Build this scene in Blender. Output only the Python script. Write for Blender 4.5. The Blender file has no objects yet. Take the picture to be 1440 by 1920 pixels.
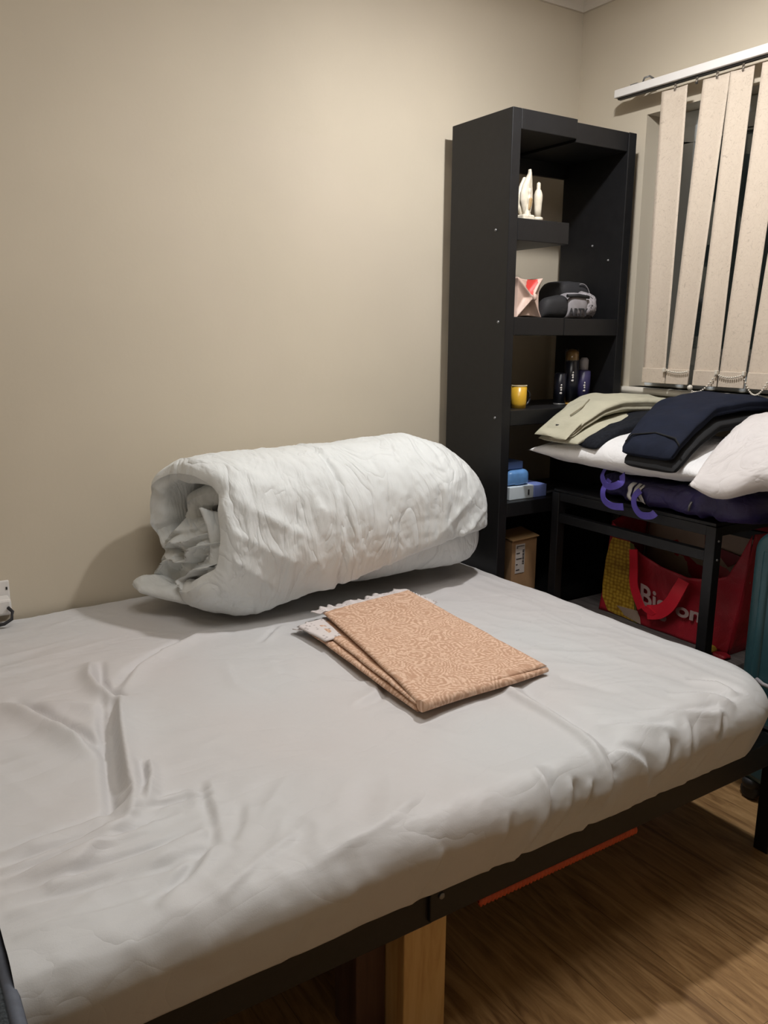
import bpy, bmesh, math, random
import numpy as np
from mathutils import Matrix, Vector
random.seed(3)
scn = bpy.context.scene
COL = scn.collection
# plan unit -> metres. Plan axes: x along the back wall, y towards it, z up
# (z = -1 is the mattress top, z = -1.6 the floor, x = 3.1 the window wall, y = 3.08 the back wall)
S = 0.85
OX, OY, OZ = 3.1, 3.08, -1.6
def P(x, y, z): return Vector(((x - OX) * S, (y - OY) * S, (z - OZ) * S))

# ---------------------------------------------------------------- camera
cd = bpy.data.cameras.new('camera'); cam = bpy.data.objects.new('camera', cd); COL.objects.link(cam)
scn.camera = cam
cd.sensor_fit = 'VERTICAL'; cd.sensor_height = 36.0
cd.lens = 1539.4 / 1920 * 36.0
cd.clip_start = 0.02
ex = Vector((0.83957486, -0.1105613, 0.53187429)); ez = Vector((0.00566513, -0.97723555, -0.21208157)); ey = ez.cross(ex)
R = Matrix(((ex.x, -ex.y, -ex.z), (ey.x, -ey.y, -ey.z), (ez.x, -ez.y, -ez.z)))
M4 = R.to_4x4(); M4.translation = P(0, 0, 0); cam.matrix_world = M4

# ---------------------------------------------------------------- view, world, light strengths
scn.view_settings.view_transform = 'Standard'; scn.view_settings.look = 'None'
scn.view_settings.gamma = 1.0; scn.view_settings.use_curve_mapping = False
scn.view_settings.exposure = 0.32
LAMP_POS = (2.07, 1.97, 1.36); LAMP_STRENGTH = 820.0; LAMP_COL = (1.0, 0.985, 0.975)
FILL_POWER = 14.0
w = bpy.data.worlds.new('night'); scn.world = w; w.use_nodes = True
w.node_tree.nodes['Background'].inputs[0].default_value = (0.022, 0.026, 0.024, 1)
w.node_tree.nodes['Background'].inputs[1].default_value = 0.35

fl = bpy.data.lights.new('soft_fill_light', 'AREA'); fl.shape = 'RECTANGLE'; fl.size = 1.0; fl.size_y = 0.8; fl.energy = FILL_POWER; fl.color = (1.0, 0.96, 0.91)  # added weak fill to lift the left of the wall, no fixture there
flo = bpy.data.objects.new('soft_fill_light', fl); COL.objects.link(flo); flo.location = P(0.75, 1.25, 1.52)

# ---------------------------------------------------------------- materials
def nt(name):
    m = bpy.data.materials.new(name); m.use_nodes = True
    t = m.node_tree; return m, t, t.nodes['Principled BSDF']
def mat(name, col, rough=0.6, noise=0.0, nscale=20, bump=0.0, bscale=200, metal=0.0, col2=None, sheen=0.0, spec=0.5, stretch=None, detail=4):
    m, t, b = nt(name); L = t.links.new; N = t.nodes.new
    b.inputs['Base Color'].default_value = (*col, 1); b.inputs['Roughness'].default_value = rough
    b.inputs['Metallic'].default_value = metal; b.inputs['Specular IOR Level'].default_value = spec
    if sheen: b.inputs['Sheen Weight'].default_value = sheen
    tc = N('ShaderNodeTexCoord'); mp = N('ShaderNodeMapping'); L(tc.outputs['Object'], mp.inputs[0])
    if stretch: mp.inputs['Scale'].default_value = stretch
    if noise or col2:
        n = N('ShaderNodeTexNoise'); n.inputs['Scale'].default_value = nscale; n.inputs['Detail'].default_value = detail
        L(mp.outputs[0], n.inputs['Vector'])
        r = N('ShaderNodeValToRGB'); r.color_ramp.elements[0].position = 0.3; r.color_ramp.elements[1].position = 0.7
        c2 = col2 or tuple(min(1, c * (1 + noise)) for c in col)
        c1 = col if col2 else tuple(c * (1 - noise) for c in col)
        r.color_ramp.elements[0].color = (*c1, 1); r.color_ramp.elements[1].color = (*c2, 1)
        L(n.outputs['Fac'], r.inputs[0]); L(r.outputs[0], b.inputs['Base Color'])
    if bump:
        n2 = N('ShaderNodeTexNoise'); n2.inputs['Scale'].default_value = bscale; n2.inputs['Detail'].default_value = 3
        L(mp.outputs[0], n2.inputs['Vector'])
        bp = N('ShaderNodeBump'); bp.inputs['Strength'].default_value = bump; bp.inputs['Distance'].default_value = 0.002
        L(n2.outputs['Fac'], bp.inputs['Height']); L(bp.outputs[0], b.inputs['Normal'])
    return m
M = {}
M['wall'] = mat('wall_paint', (0.57, 0.505, 0.40), 0.7, noise=0.04, nscale=2.0, bump=0.15, bscale=60)
M['ceiling'] = mat('ceiling_paint', (0.62, 0.58, 0.52), 0.8, noise=0.03, nscale=3)
M['cove'] = mat('cove_paint', (0.66, 0.61, 0.54), 0.8, noise=0.03, nscale=3)
M['white_paint'] = mat('white_gloss_paint', (0.66, 0.62, 0.54), 0.4, noise=0.03, nscale=10)
M['upvc'] = mat('white_plastic_window', (0.62, 0.66, 0.68), 0.35, noise=0.02)
M['plastic'] = mat('white_plastic', (0.72, 0.70, 0.68), 0.35)
M['dark_hole'] = mat('dark_plastic', (0.01, 0.01, 0.01), 0.5)
M['black_wood'] = mat('black_painted_wood', (0.0085, 0.0085, 0.0095), 0.45, noise=0.15, nscale=30, bump=0.1, bscale=300, spec=0.35)
M['black_metal'] = mat('black_metal', (0.010, 0.010, 0.0115), 0.42, noise=0.15, nscale=60, bump=0.1, bscale=500, spec=0.35)
M['bolt'] = mat('bolt_steel', (0.22, 0.22, 0.22), 0.45, metal=0.6)
M['duvet'] = mat('white_duvet_cotton', (0.69, 0.715, 0.715), 0.85, noise=0.02, nscale=8, bump=0.25, bscale=500, sheen=0.2)
M['pillow'] = mat('pillow_cotton', (0.70, 0.695, 0.70), 0.85, noise=0.03, nscale=10, bump=0.2, bscale=400)
M['pillow_pink'] = mat('pillow_cotton_warm', (0.58, 0.55, 0.545), 0.8, noise=0.03, nscale=10, bump=0.2, bscale=400)
M['khaki'] = mat('khaki_twill', (0.44, 0.42, 0.32), 0.85, noise=0.07, nscale=15, bump=0.5, bscale=500)
M['khaki_dark'] = mat('khaki_lining', (0.30, 0.27, 0.19), 0.85, noise=0.07, nscale=15, bump=0.5, bscale=500)
M['navy'] = mat('navy_jersey', (0.008, 0.011, 0.023), 0.9, noise=0.15, nscale=25, bump=0.5, bscale=600, spec=0.2)
M['black_cloth'] = mat('black_jersey', (0.004, 0.0045, 0.006), 0.9, noise=0.15, nscale=25, bump=0.5, bscale=600)
M['denim'] = mat('dark_denim', (0.008, 0.0095, 0.014), 0.9, spec=0.2, noise=0.4, nscale=90, bump=0.5, bscale=600)
M['purple'] = mat('purple_nylon', (0.018, 0.012, 0.070), 0.55, noise=0.2, nscale=12, bump=0.4, bscale=300)
M['strap'] = mat('violet_webbing', (0.085, 0.062, 0.36), 0.5, noise=0.1, nscale=40, bump=0.5, bscale=600)
M['white_print'] = mat('white_print', (0.7, 0.68, 0.66), 0.6)
M['dusty_print'] = mat('dusty_pink_print', (0.50, 0.38, 0.38), 0.6)
M['red'] = mat('red_woven_plastic', (0.42, 0.018, 0.035), 0.4, noise=0.1, nscale=14, bump=0.5, bscale=300)
M['red_bright'] = mat('bright_red_webbing', (0.80, 0.022, 0.05), 0.4, noise=0.06, nscale=20, bump=0.4, bscale=500)
M['lining'] = mat('beige_bag_lining', (0.40, 0.30, 0.24), 0.6, noise=0.08, nscale=8, bump=0.4, bscale=200)
M['red_dark'] = mat('dark_red_webbing', (0.20, 0.012, 0.02), 0.5, noise=0.1, nscale=20)
M['leaf'] = mat('corn_husk_green', (0.14, 0.14, 0.03), 0.5, noise=0.2, nscale=30)
M['teal'] = mat('teal_shell', (0.028, 0.078, 0.095), 0.35, noise=0.06, nscale=40, bump=0.2, bscale=400)
M['rubber'] = mat('black_rubber', (0.012, 0.012, 0.013), 0.6, noise=0.2)
M['grey_fabric'] = mat('grey_fabric', (0.16, 0.145, 0.145), 0.9, noise=0.35, nscale=10, bump=0.6, bscale=200, stretch=(6, 1, 6))
M['dark_tweed'] = mat('dark_grey_tweed', (0.012, 0.015, 0.018), 0.9, col2=(0.05, 0.06, 0.068), nscale=260, bump=0.8, bscale=300)
M['piping'] = mat('blue_grey_piping', (0.10, 0.115, 0.15), 0.7, noise=0.1, nscale=100)
M['orange'] = mat('orange_rubber', (0.50, 0.075, 0.02), 0.55, noise=0.1, nscale=40)
M['yellow'] = mat('yellow_glaze', (0.62, 0.36, 0.03), 0.3, noise=0.05, nscale=30)
M['cream'] = mat('cream_glaze', (0.68, 0.60, 0.40), 0.35)
M['ceramic'] = mat('cream_ceramic', (0.66, 0.60, 0.49), 0.45, noise=0.12, nscale=60)
M['ceramic_gold'] = mat('worn_gold_paint', (0.40, 0.27, 0.13), 0.5, noise=0.2, nscale=60)
M['blue_base'] = mat('blue_glaze', (0.05, 0.10, 0.28), 0.4)
M['black_gloss'] = mat('black_gloss_plastic', (0.008, 0.009, 0.016), 0.3)
M['navy_gloss'] = mat('dark_violet_can', (0.035, 0.03, 0.09), 0.35)
M['amber'] = mat('amber_plastic', (0.50, 0.27, 0.05), 0.35)
M['blue_wrap'] = mat('blue_plastic_wrap', (0.13, 0.30, 0.62), 0.3, noise=0.2, nscale=25, bump=0.5, bscale=60)
M['blue_dark'] = mat('dull_blue_card', (0.05, 0.085, 0.20), 0.6)
M['carton_white'] = mat('white_carton', (0.60, 0.68, 0.74), 0.5, noise=0.04)
M['carton_lilac'] = mat('lilac_carton', (0.20, 0.27, 0.62), 0.5)
M['card'] = mat('brown_cardboard', (0.34, 0.20, 0.10), 0.8, noise=0.06, nscale=30, bump=0.2, bscale=150)
M['card_light'] = mat('brown_cardboard_flap', (0.46, 0.28, 0.13), 0.8, noise=0.06, nscale=30)
M['label'] = mat('paper_label', (0.50, 0.45, 0.42), 0.7)
M['ink'] = mat('black_ink', (0.03, 0.03, 0.035), 0.7)
M['gift'] = mat('blush_satin', (0.58, 0.42, 0.35), 0.5, noise=0.08, nscale=30, bump=0.3, bscale=200)
M['gift_red'] = mat('red_satin', (0.70, 0.06, 0.05), 0.5)
M['pouch_black'] = mat('black_pouch_fabric', (0.012, 0.012, 0.014), 0.75, noise=0.1, bump=0.4, bscale=300)
M['pouch_dark'] = mat('charcoal_pouch_fabric', (0.022, 0.022, 0.025), 0.7, noise=0.1, bump=0.4, bscale=300)
M['pouch_grey'] = mat('grey_printed_pouch', (0.26, 0.245, 0.26), 0.6, noise=0.1, nscale=40)
M['bead'] = mat('pearl_bead', (0.62, 0.58, 0.50), 0.3)
M['yellow_print'] = mat('yellow_print', (0.55, 0.42, 0.05), 0.4, noise=0.3, nscale=50)
M['lamp_white'] = mat('white_lamp_plastic', (0.8, 0.8, 0.78), 0.4)

def sheet_material():
    m, t, b = nt('pale_grey_sateen'); L = t.links.new; N = t.nodes.new
    tc = N('ShaderNodeTexCoord')
    n = N('ShaderNodeTexNoise'); n.inputs['Scale'].default_value = 1.6; n.inputs['Detail'].default_value = 2
    L(tc.outputs['Object'], n.inputs['Vector'])
    r = N('ShaderNodeValToRGB'); r.color_ramp.elements[0].position = 0.35; r.color_ramp.elements[1].position = 0.65
    r.color_ramp.elements[0].color = (0.570, 0.548, 0.548, 1); r.color_ramp.elements[1].color = (0.560, 0.572, 0.582, 1)
    L(n.outputs['Fac'], r.inputs[0]); L(r.outputs[0], b.inputs['Base Color'])
    b.inputs['Roughness'].default_value = 0.55; b.inputs['Sheen Weight'].default_value = 0.15
    n2 = N('ShaderNodeTexNoise'); n2.inputs['Scale'].default_value = 500
    L(tc.outputs['Object'], n2.inputs['Vector'])
    n3 = N('ShaderNodeTexNoise'); n3.inputs['Scale'].default_value = 14; n3.inputs['Detail'].default_value = 5; n3.inputs['Distortion'].default_value = 1.2
    mp = N('ShaderNodeMapping'); mp.inputs['Scale'].default_value = (1, 2.4, 1); mp.inputs['Rotation'].default_value = (0, 0, 0.5)
    L(tc.outputs['Object'], mp.inputs[0]); L(mp.outputs[0], n3.inputs['Vector'])
    b1 = N('ShaderNodeBump'); b1.inputs['Strength'].default_value = 0.12; b1.inputs['Distance'].default_value = 0.001
    b2 = N('ShaderNodeBump'); b2.inputs['Strength'].default_value = 0.06; b2.inputs['Distance'].default_value = 0.012
    L(n3.outputs['Fac'], b2.inputs['Height']); L(n2.outputs['Fac'], b1.inputs['Height']); L(b2.outputs[0], b1.inputs['Normal']); L(b1.outputs[0], b.inputs['Normal'])
    return m
def crease_bump(m, scale, strength, dist, stretch=(1, 1, 1), rot=(0, 0, 0), distort=1.5, detail=3):
    t = m.node_tree; L = t.links.new; N = t.nodes.new; b = t.nodes['Principled BSDF']
    tc = N('ShaderNodeTexCoord'); mp = N('ShaderNodeMapping'); mp.inputs['Scale'].default_value = stretch; mp.inputs['Rotation'].default_value = rot
    L(tc.outputs['Object'], mp.inputs[0])
    n = N('ShaderNodeTexNoise'); n.inputs['Scale'].default_value = scale; n.inputs['Detail'].default_value = detail; n.inputs['Distortion'].default_value = distort
    L(mp.outputs[0], n.inputs['Vector'])
    a = N('ShaderNodeMath'); a.operation = 'SUBTRACT'; a.inputs[1].default_value = 0.5; L(n.outputs['Fac'], a.inputs[0])
    c = N('ShaderNodeMath'); c.operation = 'ABSOLUTE'; L(a.outputs[0], c.inputs[0])
    d = N('ShaderNodeMath'); d.operation = 'POWER'; d.inputs[1].default_value = 0.7; L(c.outputs[0], d.inputs[0])
    bp = N('ShaderNodeBump'); bp.inputs['Strength'].default_value = strength; bp.inputs['Distance'].default_value = dist
    L(d.outputs[0], bp.inputs['Height'])
    if b.inputs['Normal'].links: L(b.inputs['Normal'].links[0].from_socket, bp.inputs['Normal'])
    L(bp.outputs[0], b.inputs['Normal'])
crease_bump(M['duvet'], 3.2, 0.55, 0.035, (2.2, 1, 0.8), (0, 0.25, 0.2), 1.4)
crease_bump(M['duvet'], 9.0, 0.35, 0.010, (2.0, 1, 0.8), (0, -0.3, -0.2), 1.0)
crease_bump(M['pillow'], 9.0, 0.4, 0.012, (1, 1, 1))
crease_bump(M['pillow_pink'], 6.0, 0.5, 0.02, (1, 1, 1), (0, 0.6, 0.3))
crease_bump(M['khaki'], 6.0, 0.35, 0.012); crease_bump(M['purple'], 7.0, 0.5, 0.02); crease_bump(M['red'], 5.0, 0.4, 0.015)
crease_bump(M['navy'], 5.0, 0.25, 0.01)
M['sheet'] = sheet_material()
crease_bump(M['sheet'], 2.6, 0.30, 0.016, (1.0, 2.0, 1), (0, 0, 0.5), 1.0, 3)
crease_bump(M['sheet'], 4.5, 0.22, 0.010, (0.7, 2.2, 1), (0, 0, -0.2), 0.8, 3)

def wood_material(name, c1, c2, c3, axis, plank=None, rough=0.4, gscale=3.0):
    """grain runs along `axis`; optional plank joints"""
    m, t, b = nt(name); L = t.links.new; N = t.nodes.new
    tc = N('ShaderNodeTexCoord'); mp = N('ShaderNodeMapping'); L(tc.outputs['Object'], mp.inputs[0])
    sc = [9, 9, 9]; sc[axis] = 0.9; mp.inputs['Scale'].default_value = sc
    n = N('ShaderNodeTexNoise'); n.inputs['Scale'].default_value = gscale; n.inputs['Detail'].default_value = 7; n.inputs['Distortion'].default_value = 1.0
    n.inputs['Roughness'].default_value = 0.62
    L(mp.outputs[0], n.inputs['Vector'])
    r = N('ShaderNodeValToRGB'); e = r.color_ramp.elements; e[0].position = 0.34; e[1].position = 0.68
    e[0].color = (*c1, 1); e[1].color = (*c3, 1); k = e.new(0.5); k.color = (*c2, 1)
    L(n.outputs['Fac'], r.inputs[0]); out = r.outputs[0]
    if plank:
        br = N('ShaderNodeTexBrick'); br.inputs['Scale'].default_value = 1.0
        br.inputs['Brick Width'].default_value = plank[1]; br.inputs['Row Height'].default_value = plank[0]
        br.inputs['Mortar Size'].default_value = 0.0012; br.inputs['Mortar Smooth'].default_value = 0.6
        br.inputs['Color1'].default_value = (1, 1, 1, 1); br.inputs['Color2'].default_value = (0.86, 0.86, 0.86, 1); br.inputs['Mortar'].default_value = (0.45, 0.42, 0.4, 1)
        m2 = N('ShaderNodeMapping'); m2.inputs['Rotation'].default_value = (0, 0, math.pi / 2 if axis == 1 else 0)
        L(tc.outputs['Object'], m2.inputs[0]); L(m2.outputs[0], br.inputs['Vector'])
        mx = N('ShaderNodeMix'); mx.data_type = 'RGBA'; mx.blend_type = 'MULTIPLY'; mx.inputs[0].default_value = 1
        L(out, mx.inputs[6]); L(br.outputs['Color'], mx.inputs[7]); out = mx.outputs[2]
    L(out, b.inputs['Base Color']); b.inputs['Roughness'].default_value = rough
    bp = N('ShaderNodeBump'); bp.inputs['Strength'].default_value = 0.15; bp.inputs['Distance'].default_value = 0.001
    L(n.outputs['Fac'], bp.inputs['Height']); L(bp.outputs[0], b.inputs['Normal'])
    return m
M['floor'] = wood_material('oak_laminate', (0.21, 0.11, 0.042), (0.38, 0.22, 0.092), (0.52, 0.32, 0.145), 1, plank=(0.19, 1.28), gscale=4.5)
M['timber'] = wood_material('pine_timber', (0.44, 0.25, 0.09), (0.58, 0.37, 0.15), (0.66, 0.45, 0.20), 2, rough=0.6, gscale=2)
M['timber_dark'] = wood_material('dark_timber', (0.05, 0.022, 0.014), (0.075, 0.035, 0.022), (0.10, 0.05, 0.03), 2, rough=0.6)  # darker, redder wood tone for the second block

def blind_material():
    m, t, b = nt('speckled_blind_fabric'); L = t.links.new; N = t.nodes.new
    tc = N('ShaderNodeTexCoord')
    n0 = N('ShaderNodeTexNoise'); n0.inputs['Scale'].default_value = 22; L(tc.outputs['Object'], n0.inputs['Vector'])
    mx = N('ShaderNodeVectorMath'); mx.operation = 'MULTIPLY_ADD'; mx.inputs[1].default_value = (0.09, 0.09, 0.09)
    L(n0.outputs['Color'], mx.inputs[0]); L(tc.outputs['Object'], mx.inputs[2])
    v = N('ShaderNodeTexNoise'); v.inputs['Scale'].default_value = 55; v.inputs['Detail'].default_value = 1
    L(mx.outputs[0], v.inputs['Vector'])
    r = N('ShaderNodeValToRGB'); e = r.color_ramp.elements
    base = (0.56, 0.475, 0.385); dk = (0.42, 0.35, 0.28); lt = (0.60, 0.52, 0.43)
    e[0].position = 0.0; e[0].color = (*lt, 1); e[1].position = 1.0; e[1].color = (*lt, 1)
    for p, c in ((0.44, base), (0.485, base), (0.50, dk), (0.515, base), (0.60, base)):
        k = e.new(p); k.color = (*c, 1)
    L(v.outputs['Fac'], r.inputs[0]); L(r.outputs[0], b.inputs['Base Color']); b.inputs['Roughness'].default_value = 0.8
    return m
M['blind'] = blind_material()

def paisley_material():
    m, t, b = nt('peach_paisley_cotton'); L = t.links.new; N = t.nodes.new
    tc = N('ShaderNodeTexCoord')
    n0 = N('ShaderNodeTexNoise'); n0.inputs['Scale'].default_value = 9; n0.inputs['Detail'].default_value = 2; L(tc.outputs['Object'], n0.inputs['Vector'])
    ma = N('ShaderNodeVectorMath'); ma.operation = 'MULTIPLY_ADD'; ma.inputs[1].default_value = (0.07, 0.07, 0.0)
    L(n0.outputs['Color'], ma.inputs[0]); L(tc.outputs['Object'], ma.inputs[2])
    flat = N('ShaderNodeVectorMath'); flat.operation = 'MULTIPLY'; flat.inputs[1].default_value = (1, 1, 0.0); L(ma.outputs[0], flat.inputs[0])
    v = N('ShaderNodeTexVoronoi'); v.inputs['Scale'].default_value = 14; L(flat.outputs[0], v.inputs['Vector'])
    s = N('ShaderNodeMath'); s.operation = 'MULTIPLY'; s.inputs[1].default_value = 48; L(v.outputs['Distance'], s.inputs[0])
    si = N('ShaderNodeMath'); si.operation = 'SINE'; L(s.outputs[0], si.inputs[0])
    v2 = N('ShaderNodeTexVoronoi'); v2.inputs['Scale'].default_value = 85; L(flat.outputs[0], v2.inputs['Vector'])
    s2 = N('ShaderNodeMath'); s2.operation = 'MULTIPLY'; s2.inputs[1].default_value = 9; L(v2.outputs['Distance'], s2.inputs[0])
    si2 = N('ShaderNodeMath'); si2.operation = 'SINE'; L(s2.outputs[0], si2.inputs[0])
    ad = N('ShaderNodeMath'); ad.operation = 'ADD'; L(si.outputs[0], ad.inputs[0]); L(si2.outputs[0], ad.inputs[1])
    r = N('ShaderNodeValToRGB'); e = r.color_ramp.elements
    e[0].position = 0.25; e[0].color = (0.50, 0.30, 0.195, 1); e[1].position = 0.75; e[1].color = (0.70, 0.49, 0.36, 1)
    mr = N('ShaderNodeMath'); mr.operation = 'MULTIPLY_ADD'; mr.inputs[1].default_value = 0.3; mr.inputs[2].default_value = 0.5
    L(ad.outputs[0], mr.inputs[0]); L(mr.outputs[0], r.inputs[0]); L(r.outputs[0], b.inputs['Base Color'])
    b.inputs['Roughness'].default_value = 0.75
    return m
M['paisley'] = paisley_material()

def lace_material():
    m, t, b = nt('white_lace'); L = t.links.new; N = t.nodes.new
    tc = N('ShaderNodeTexCoord'); v = N('ShaderNodeTexVoronoi'); v.inputs['Scale'].default_value = 60; L(tc.outputs['Object'], v.inputs['Vector'])
    r = N('ShaderNodeValToRGB'); e = r.color_ramp.elements
    e[0].position = 0.12; e[0].color = (0.33, 0.29, 0.28, 1); e[1].position = 0.3; e[1].color = (0.66, 0.61, 0.60, 1)
    L(v.outputs['Distance'], r.inputs[0]); L(r.outputs[0], b.inputs['Base Color']); b.inputs['Roughness'].default_value = 0.8
    return m
M['lace'] = lace_material()

def corn_material():
    m, t, b = nt('printed_corn_kernels'); L = t.links.new; N = t.nodes.new
    tc = N('ShaderNodeTexCoord'); mp = N('ShaderNodeMapping'); mp.inputs['Scale'].default_value = (0, 1, 1.25); L(tc.outputs['Object'], mp.inputs[0])
    v = N('ShaderNodeTexVoronoi'); v.inputs['Scale'].default_value = 62; v.inputs['Randomness'].default_value = 0.35; L(mp.outputs[0], v.inputs['Vector'])
    r = N('ShaderNodeValToRGB'); e = r.color_ramp.elements
    e[0].position = 0.25; e[0].color = (0.62, 0.40, 0.05, 1); e[1].position = 0.62; e[1].color = (0.33, 0.17, 0.015, 1)
    L(v.outputs['Distance'], r.inputs[0]); L(r.outputs[0], b.inputs['Base Color']); b.inputs['Roughness'].default_value = 0.4
    return m
M['corn'] = corn_material()

def glass_material():
    m, t, b = nt('window_glass')
    b.inputs['Base Color'].default_value = (0.9, 0.95, 0.93, 1); b.inputs['Roughness'].default_value = 0.02
    b.inputs['Transmission Weight'].default_value = 1.0; b.inputs['IOR'].default_value = 1.45
    return m
M['glass'] = glass_material()
def clear_plastic():
    m, t, b = nt('clear_plastic_cap'); b.inputs['Base Color'].default_value = (0.75, 0.72, 0.7, 1)
    b.inputs['Roughness'].default_value = 0.05; b.inputs['Transmission Weight'].default_value = 0.96; return m
M['clear'] = clear_plastic()
def emit(name, col, s):
    m = bpy.data.materials.new(name); m.use_nodes = True; t = m.node_tree; t.nodes.clear()
    e = t.nodes.new('ShaderNodeEmission'); o = t.nodes.new('ShaderNodeOutputMaterial'); e.inputs[0].default_value = (*col, 1); e.inputs[1].default_value = s
    t.links.new(e.outputs[0], o.inputs[0]); return m

# ---------------------------------------------------------------- builders (vertices are given in plan units)
class G:
    """collects faces of ONE mesh"""
    def __init__(s): s.v = []; s.f = []; s.sm = []
    def add(s, V, F, smooth=False):
        o = len(s.v); s.v += [tuple(map(float, p)) for p in V]; s.f += [tuple(i + o for i in f) for f in F]; s.sm += [smooth] * len(F); return s
    def box(s, x0, x1, y0, y1, z0, z1):
        V = [(x, y, z) for x in (x0, x1) for y in (y0, y1) for z in (z0, z1)]
        return s.add(V, [(0, 1, 3, 2), (4, 6, 7, 5), (0, 4, 5, 1), (2, 3, 7, 6), (0, 2, 6, 4), (1, 5, 7, 3)])
    def grid(s, A, close_u=False, close_v=False, smooth=True):
        A = np.asarray(A); n, m = A.shape[:2]; F = []
        for i in range(n if close_u else n - 1):
            for j in range(m if close_v else m - 1):
                a, b_ = i, (i + 1) % n; c, d = j, (j + 1) % m
                F.append((a * m + c, b_ * m + c, b_ * m + d, a * m + d))
        return s.add(A.reshape(-1, 3).tolist(), F, smooth)
    def tube(s, pts, r, n=8, smooth=True, caps=True):
        pts = [Vector(p) for p in pts]; rings = []; up = Vector((0.03, 0.02, 1))
        for i, p in enumerate(pts):
            d = (pts[min(i + 1, len(pts) - 1)] - pts[max(i - 1, 0)]).normalized()
            a = d.cross(up); a = a.normalized() if a.length > 1e-4 else Vector((1, 0, 0)); b_ = d.cross(a)
            rr = float(r[i]) if isinstance(r, (list, tuple)) else r
            rings.append([tuple(p + rr * (math.cos(2 * math.pi * k / n) * a + math.sin(2 * math.pi * k / n) * b_)) for k in range(n)])
        s.grid(rings, close_v=True, smooth=smooth)
        if caps:
            s.add(rings[0], [tuple(range(n))]); s.add(rings[-1], [tuple(range(n))[::-1]])
        return s
    def lathe(s, c, prof, n=24):
        rings = [[(c[0] + r * math.cos(2 * math.pi * k / n), c[1] + r * math.sin(2 * math.pi * k / n), c[2] + z) for k in range(n)] for r, z in prof]
        return s.grid(rings, close_v=True)
    def sphere(s, c, r, n=8, m=6, sc=(1, 1, 1)):
        rings = [[(c[0] + sc[0] * r * math.sin(math.pi * i / m) * math.cos(2 * math.pi * k / n), c[1] + sc[1] * r * math.sin(math.pi * i / m) * math.sin(2 * math.pi * k / n), c[2] + sc[2] * r * math.cos(math.pi * i / m)) for k in range(n)] for i in range(m + 1)]
        return s.grid(rings, close_v=True)
    def extrude_poly(s, pts, d, smooth=False):
        n = len(pts); q = [tuple(Vector(p) + Vector(d)) for p in pts]
        s.add(list(pts) + q, [tuple(range(n)), tuple(range(2 * n - 1, n - 1, -1))] + [(i, i + n, (i + 1) % n + n, (i + 1) % n) for i in range(n)], smooth); return s

def root_of(o):
    while o.parent: o = o.parent
    return o
def mk(name, g, m, parent=None, bevel=0.0, subsurf=0, solid=0.0, pid=None):
    V = np.array(g.v); W = np.array([list(P(*p)) for p in V])
    if parent is None:
        loc = Vector(((W[:, 0].min() + W[:, 0].max()) / 2, (W[:, 1].min() + W[:, 1].max()) / 2, W[:, 2].min()))
    else: loc = root_of(parent).location.copy()
    W = W - np.array(loc)
    me = bpy.data.meshes.new(name); me.from_pydata(W.tolist(), [], g.f); me.update()
    me.polygons.foreach_set('use_smooth', g.sm)
    bm = bmesh.new(); bm.from_mesh(me); bmesh.ops.remove_doubles(bm, verts=bm.verts, dist=1e-6); bmesh.ops.recalc_face_normals(bm, faces=bm.faces); bm.to_mesh(me); bm.free()
    o = bpy.data.objects.new(name, me); COL.objects.link(o); me.materials.append(M[m] if isinstance(m, str) else m)
    if parent is None: o.location = loc
    else: o.parent = parent
    if solid:
        k = o.modifiers.new('s', 'SOLIDIFY'); k.thickness = solid * S; k.offset = 0
    if bevel:
        k = o.modifiers.new('b', 'BEVEL'); k.width = bevel * S; k.segments = 2; k.limit_method = 'ANGLE'
    if subsurf:
        k = o.modifiers.new('u', 'SUBSURF'); k.levels = subsurf; k.render_levels = subsurf
    return o
def tag(o, label, cat, group=None):
    o['label'] = label; o['category'] = cat
    if group: o['group'] = group
    return o
def thing(name, at, label, cat, group=None):
    o = bpy.data.objects.new(name, None); COL.objects.link(o); o.location = P(*at); o.empty_display_size = 0.05
    return tag(o, label, cat, group)
def struct(name, g, m, **k):
    o = mk(name, g, m, **k)
    if not k.get('parent'): o['kind'] = 'structure'
    return o
def box(*a): return G().box(*a)

# numpy value noise
def _h(ix, iy, iz, seed):
    n = (ix.astype(np.int64) * 374761393 + iy.astype(np.int64) * 668265263 + iz.astype(np.int64) * 2147483647 + seed * 144269504) & 0x7fffffff
    n = (n ^ (n >> 13)) * 1274126177 & 0x7fffffff
    n = (n ^ (n >> 16)) * 2246822519 & 0x7fffffff
    return (n & 0xffff) / 65535.0
def vnoise(x, y, z=0.0, seed=0):
    x, y, z = np.broadcast_arrays(np.asarray(x, float), np.asarray(y, float), np.asarray(z, float))
    ix, iy, iz = np.floor(x), np.floor(y), np.floor(z); fx, fy, fz = x - ix, y - iy, z - iz
    fx, fy, fz = [f * f * f * (f * (f * 6 - 15) + 10) for f in (fx, fy, fz)]
    r = 0
    for a in (0, 1):
        for b_ in (0, 1):
            for c in (0, 1):
                r = r + _h(ix + a, iy + b_, iz + c, seed) * (fx if a else 1 - fx) * (fy if b_ else 1 - fy) * (fz if c else 1 - fz)
    return r * 2 - 1
def fbm(x, y, z=0.0, seed=0, o=3):
    r = 0; a = 1.0; f = 1.0; t = 0
    for k in range(o): r = r + a * vnoise(x * f, y * f, np.asarray(z) * f, seed + k); t += a; a *= 0.5; f *= 2.03
    return r / t
def ridge(x, y, z=0.0, seed=0, o=2):
    return 1 - np.abs(fbm(x, y, z, seed, o)) * 2.2
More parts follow.
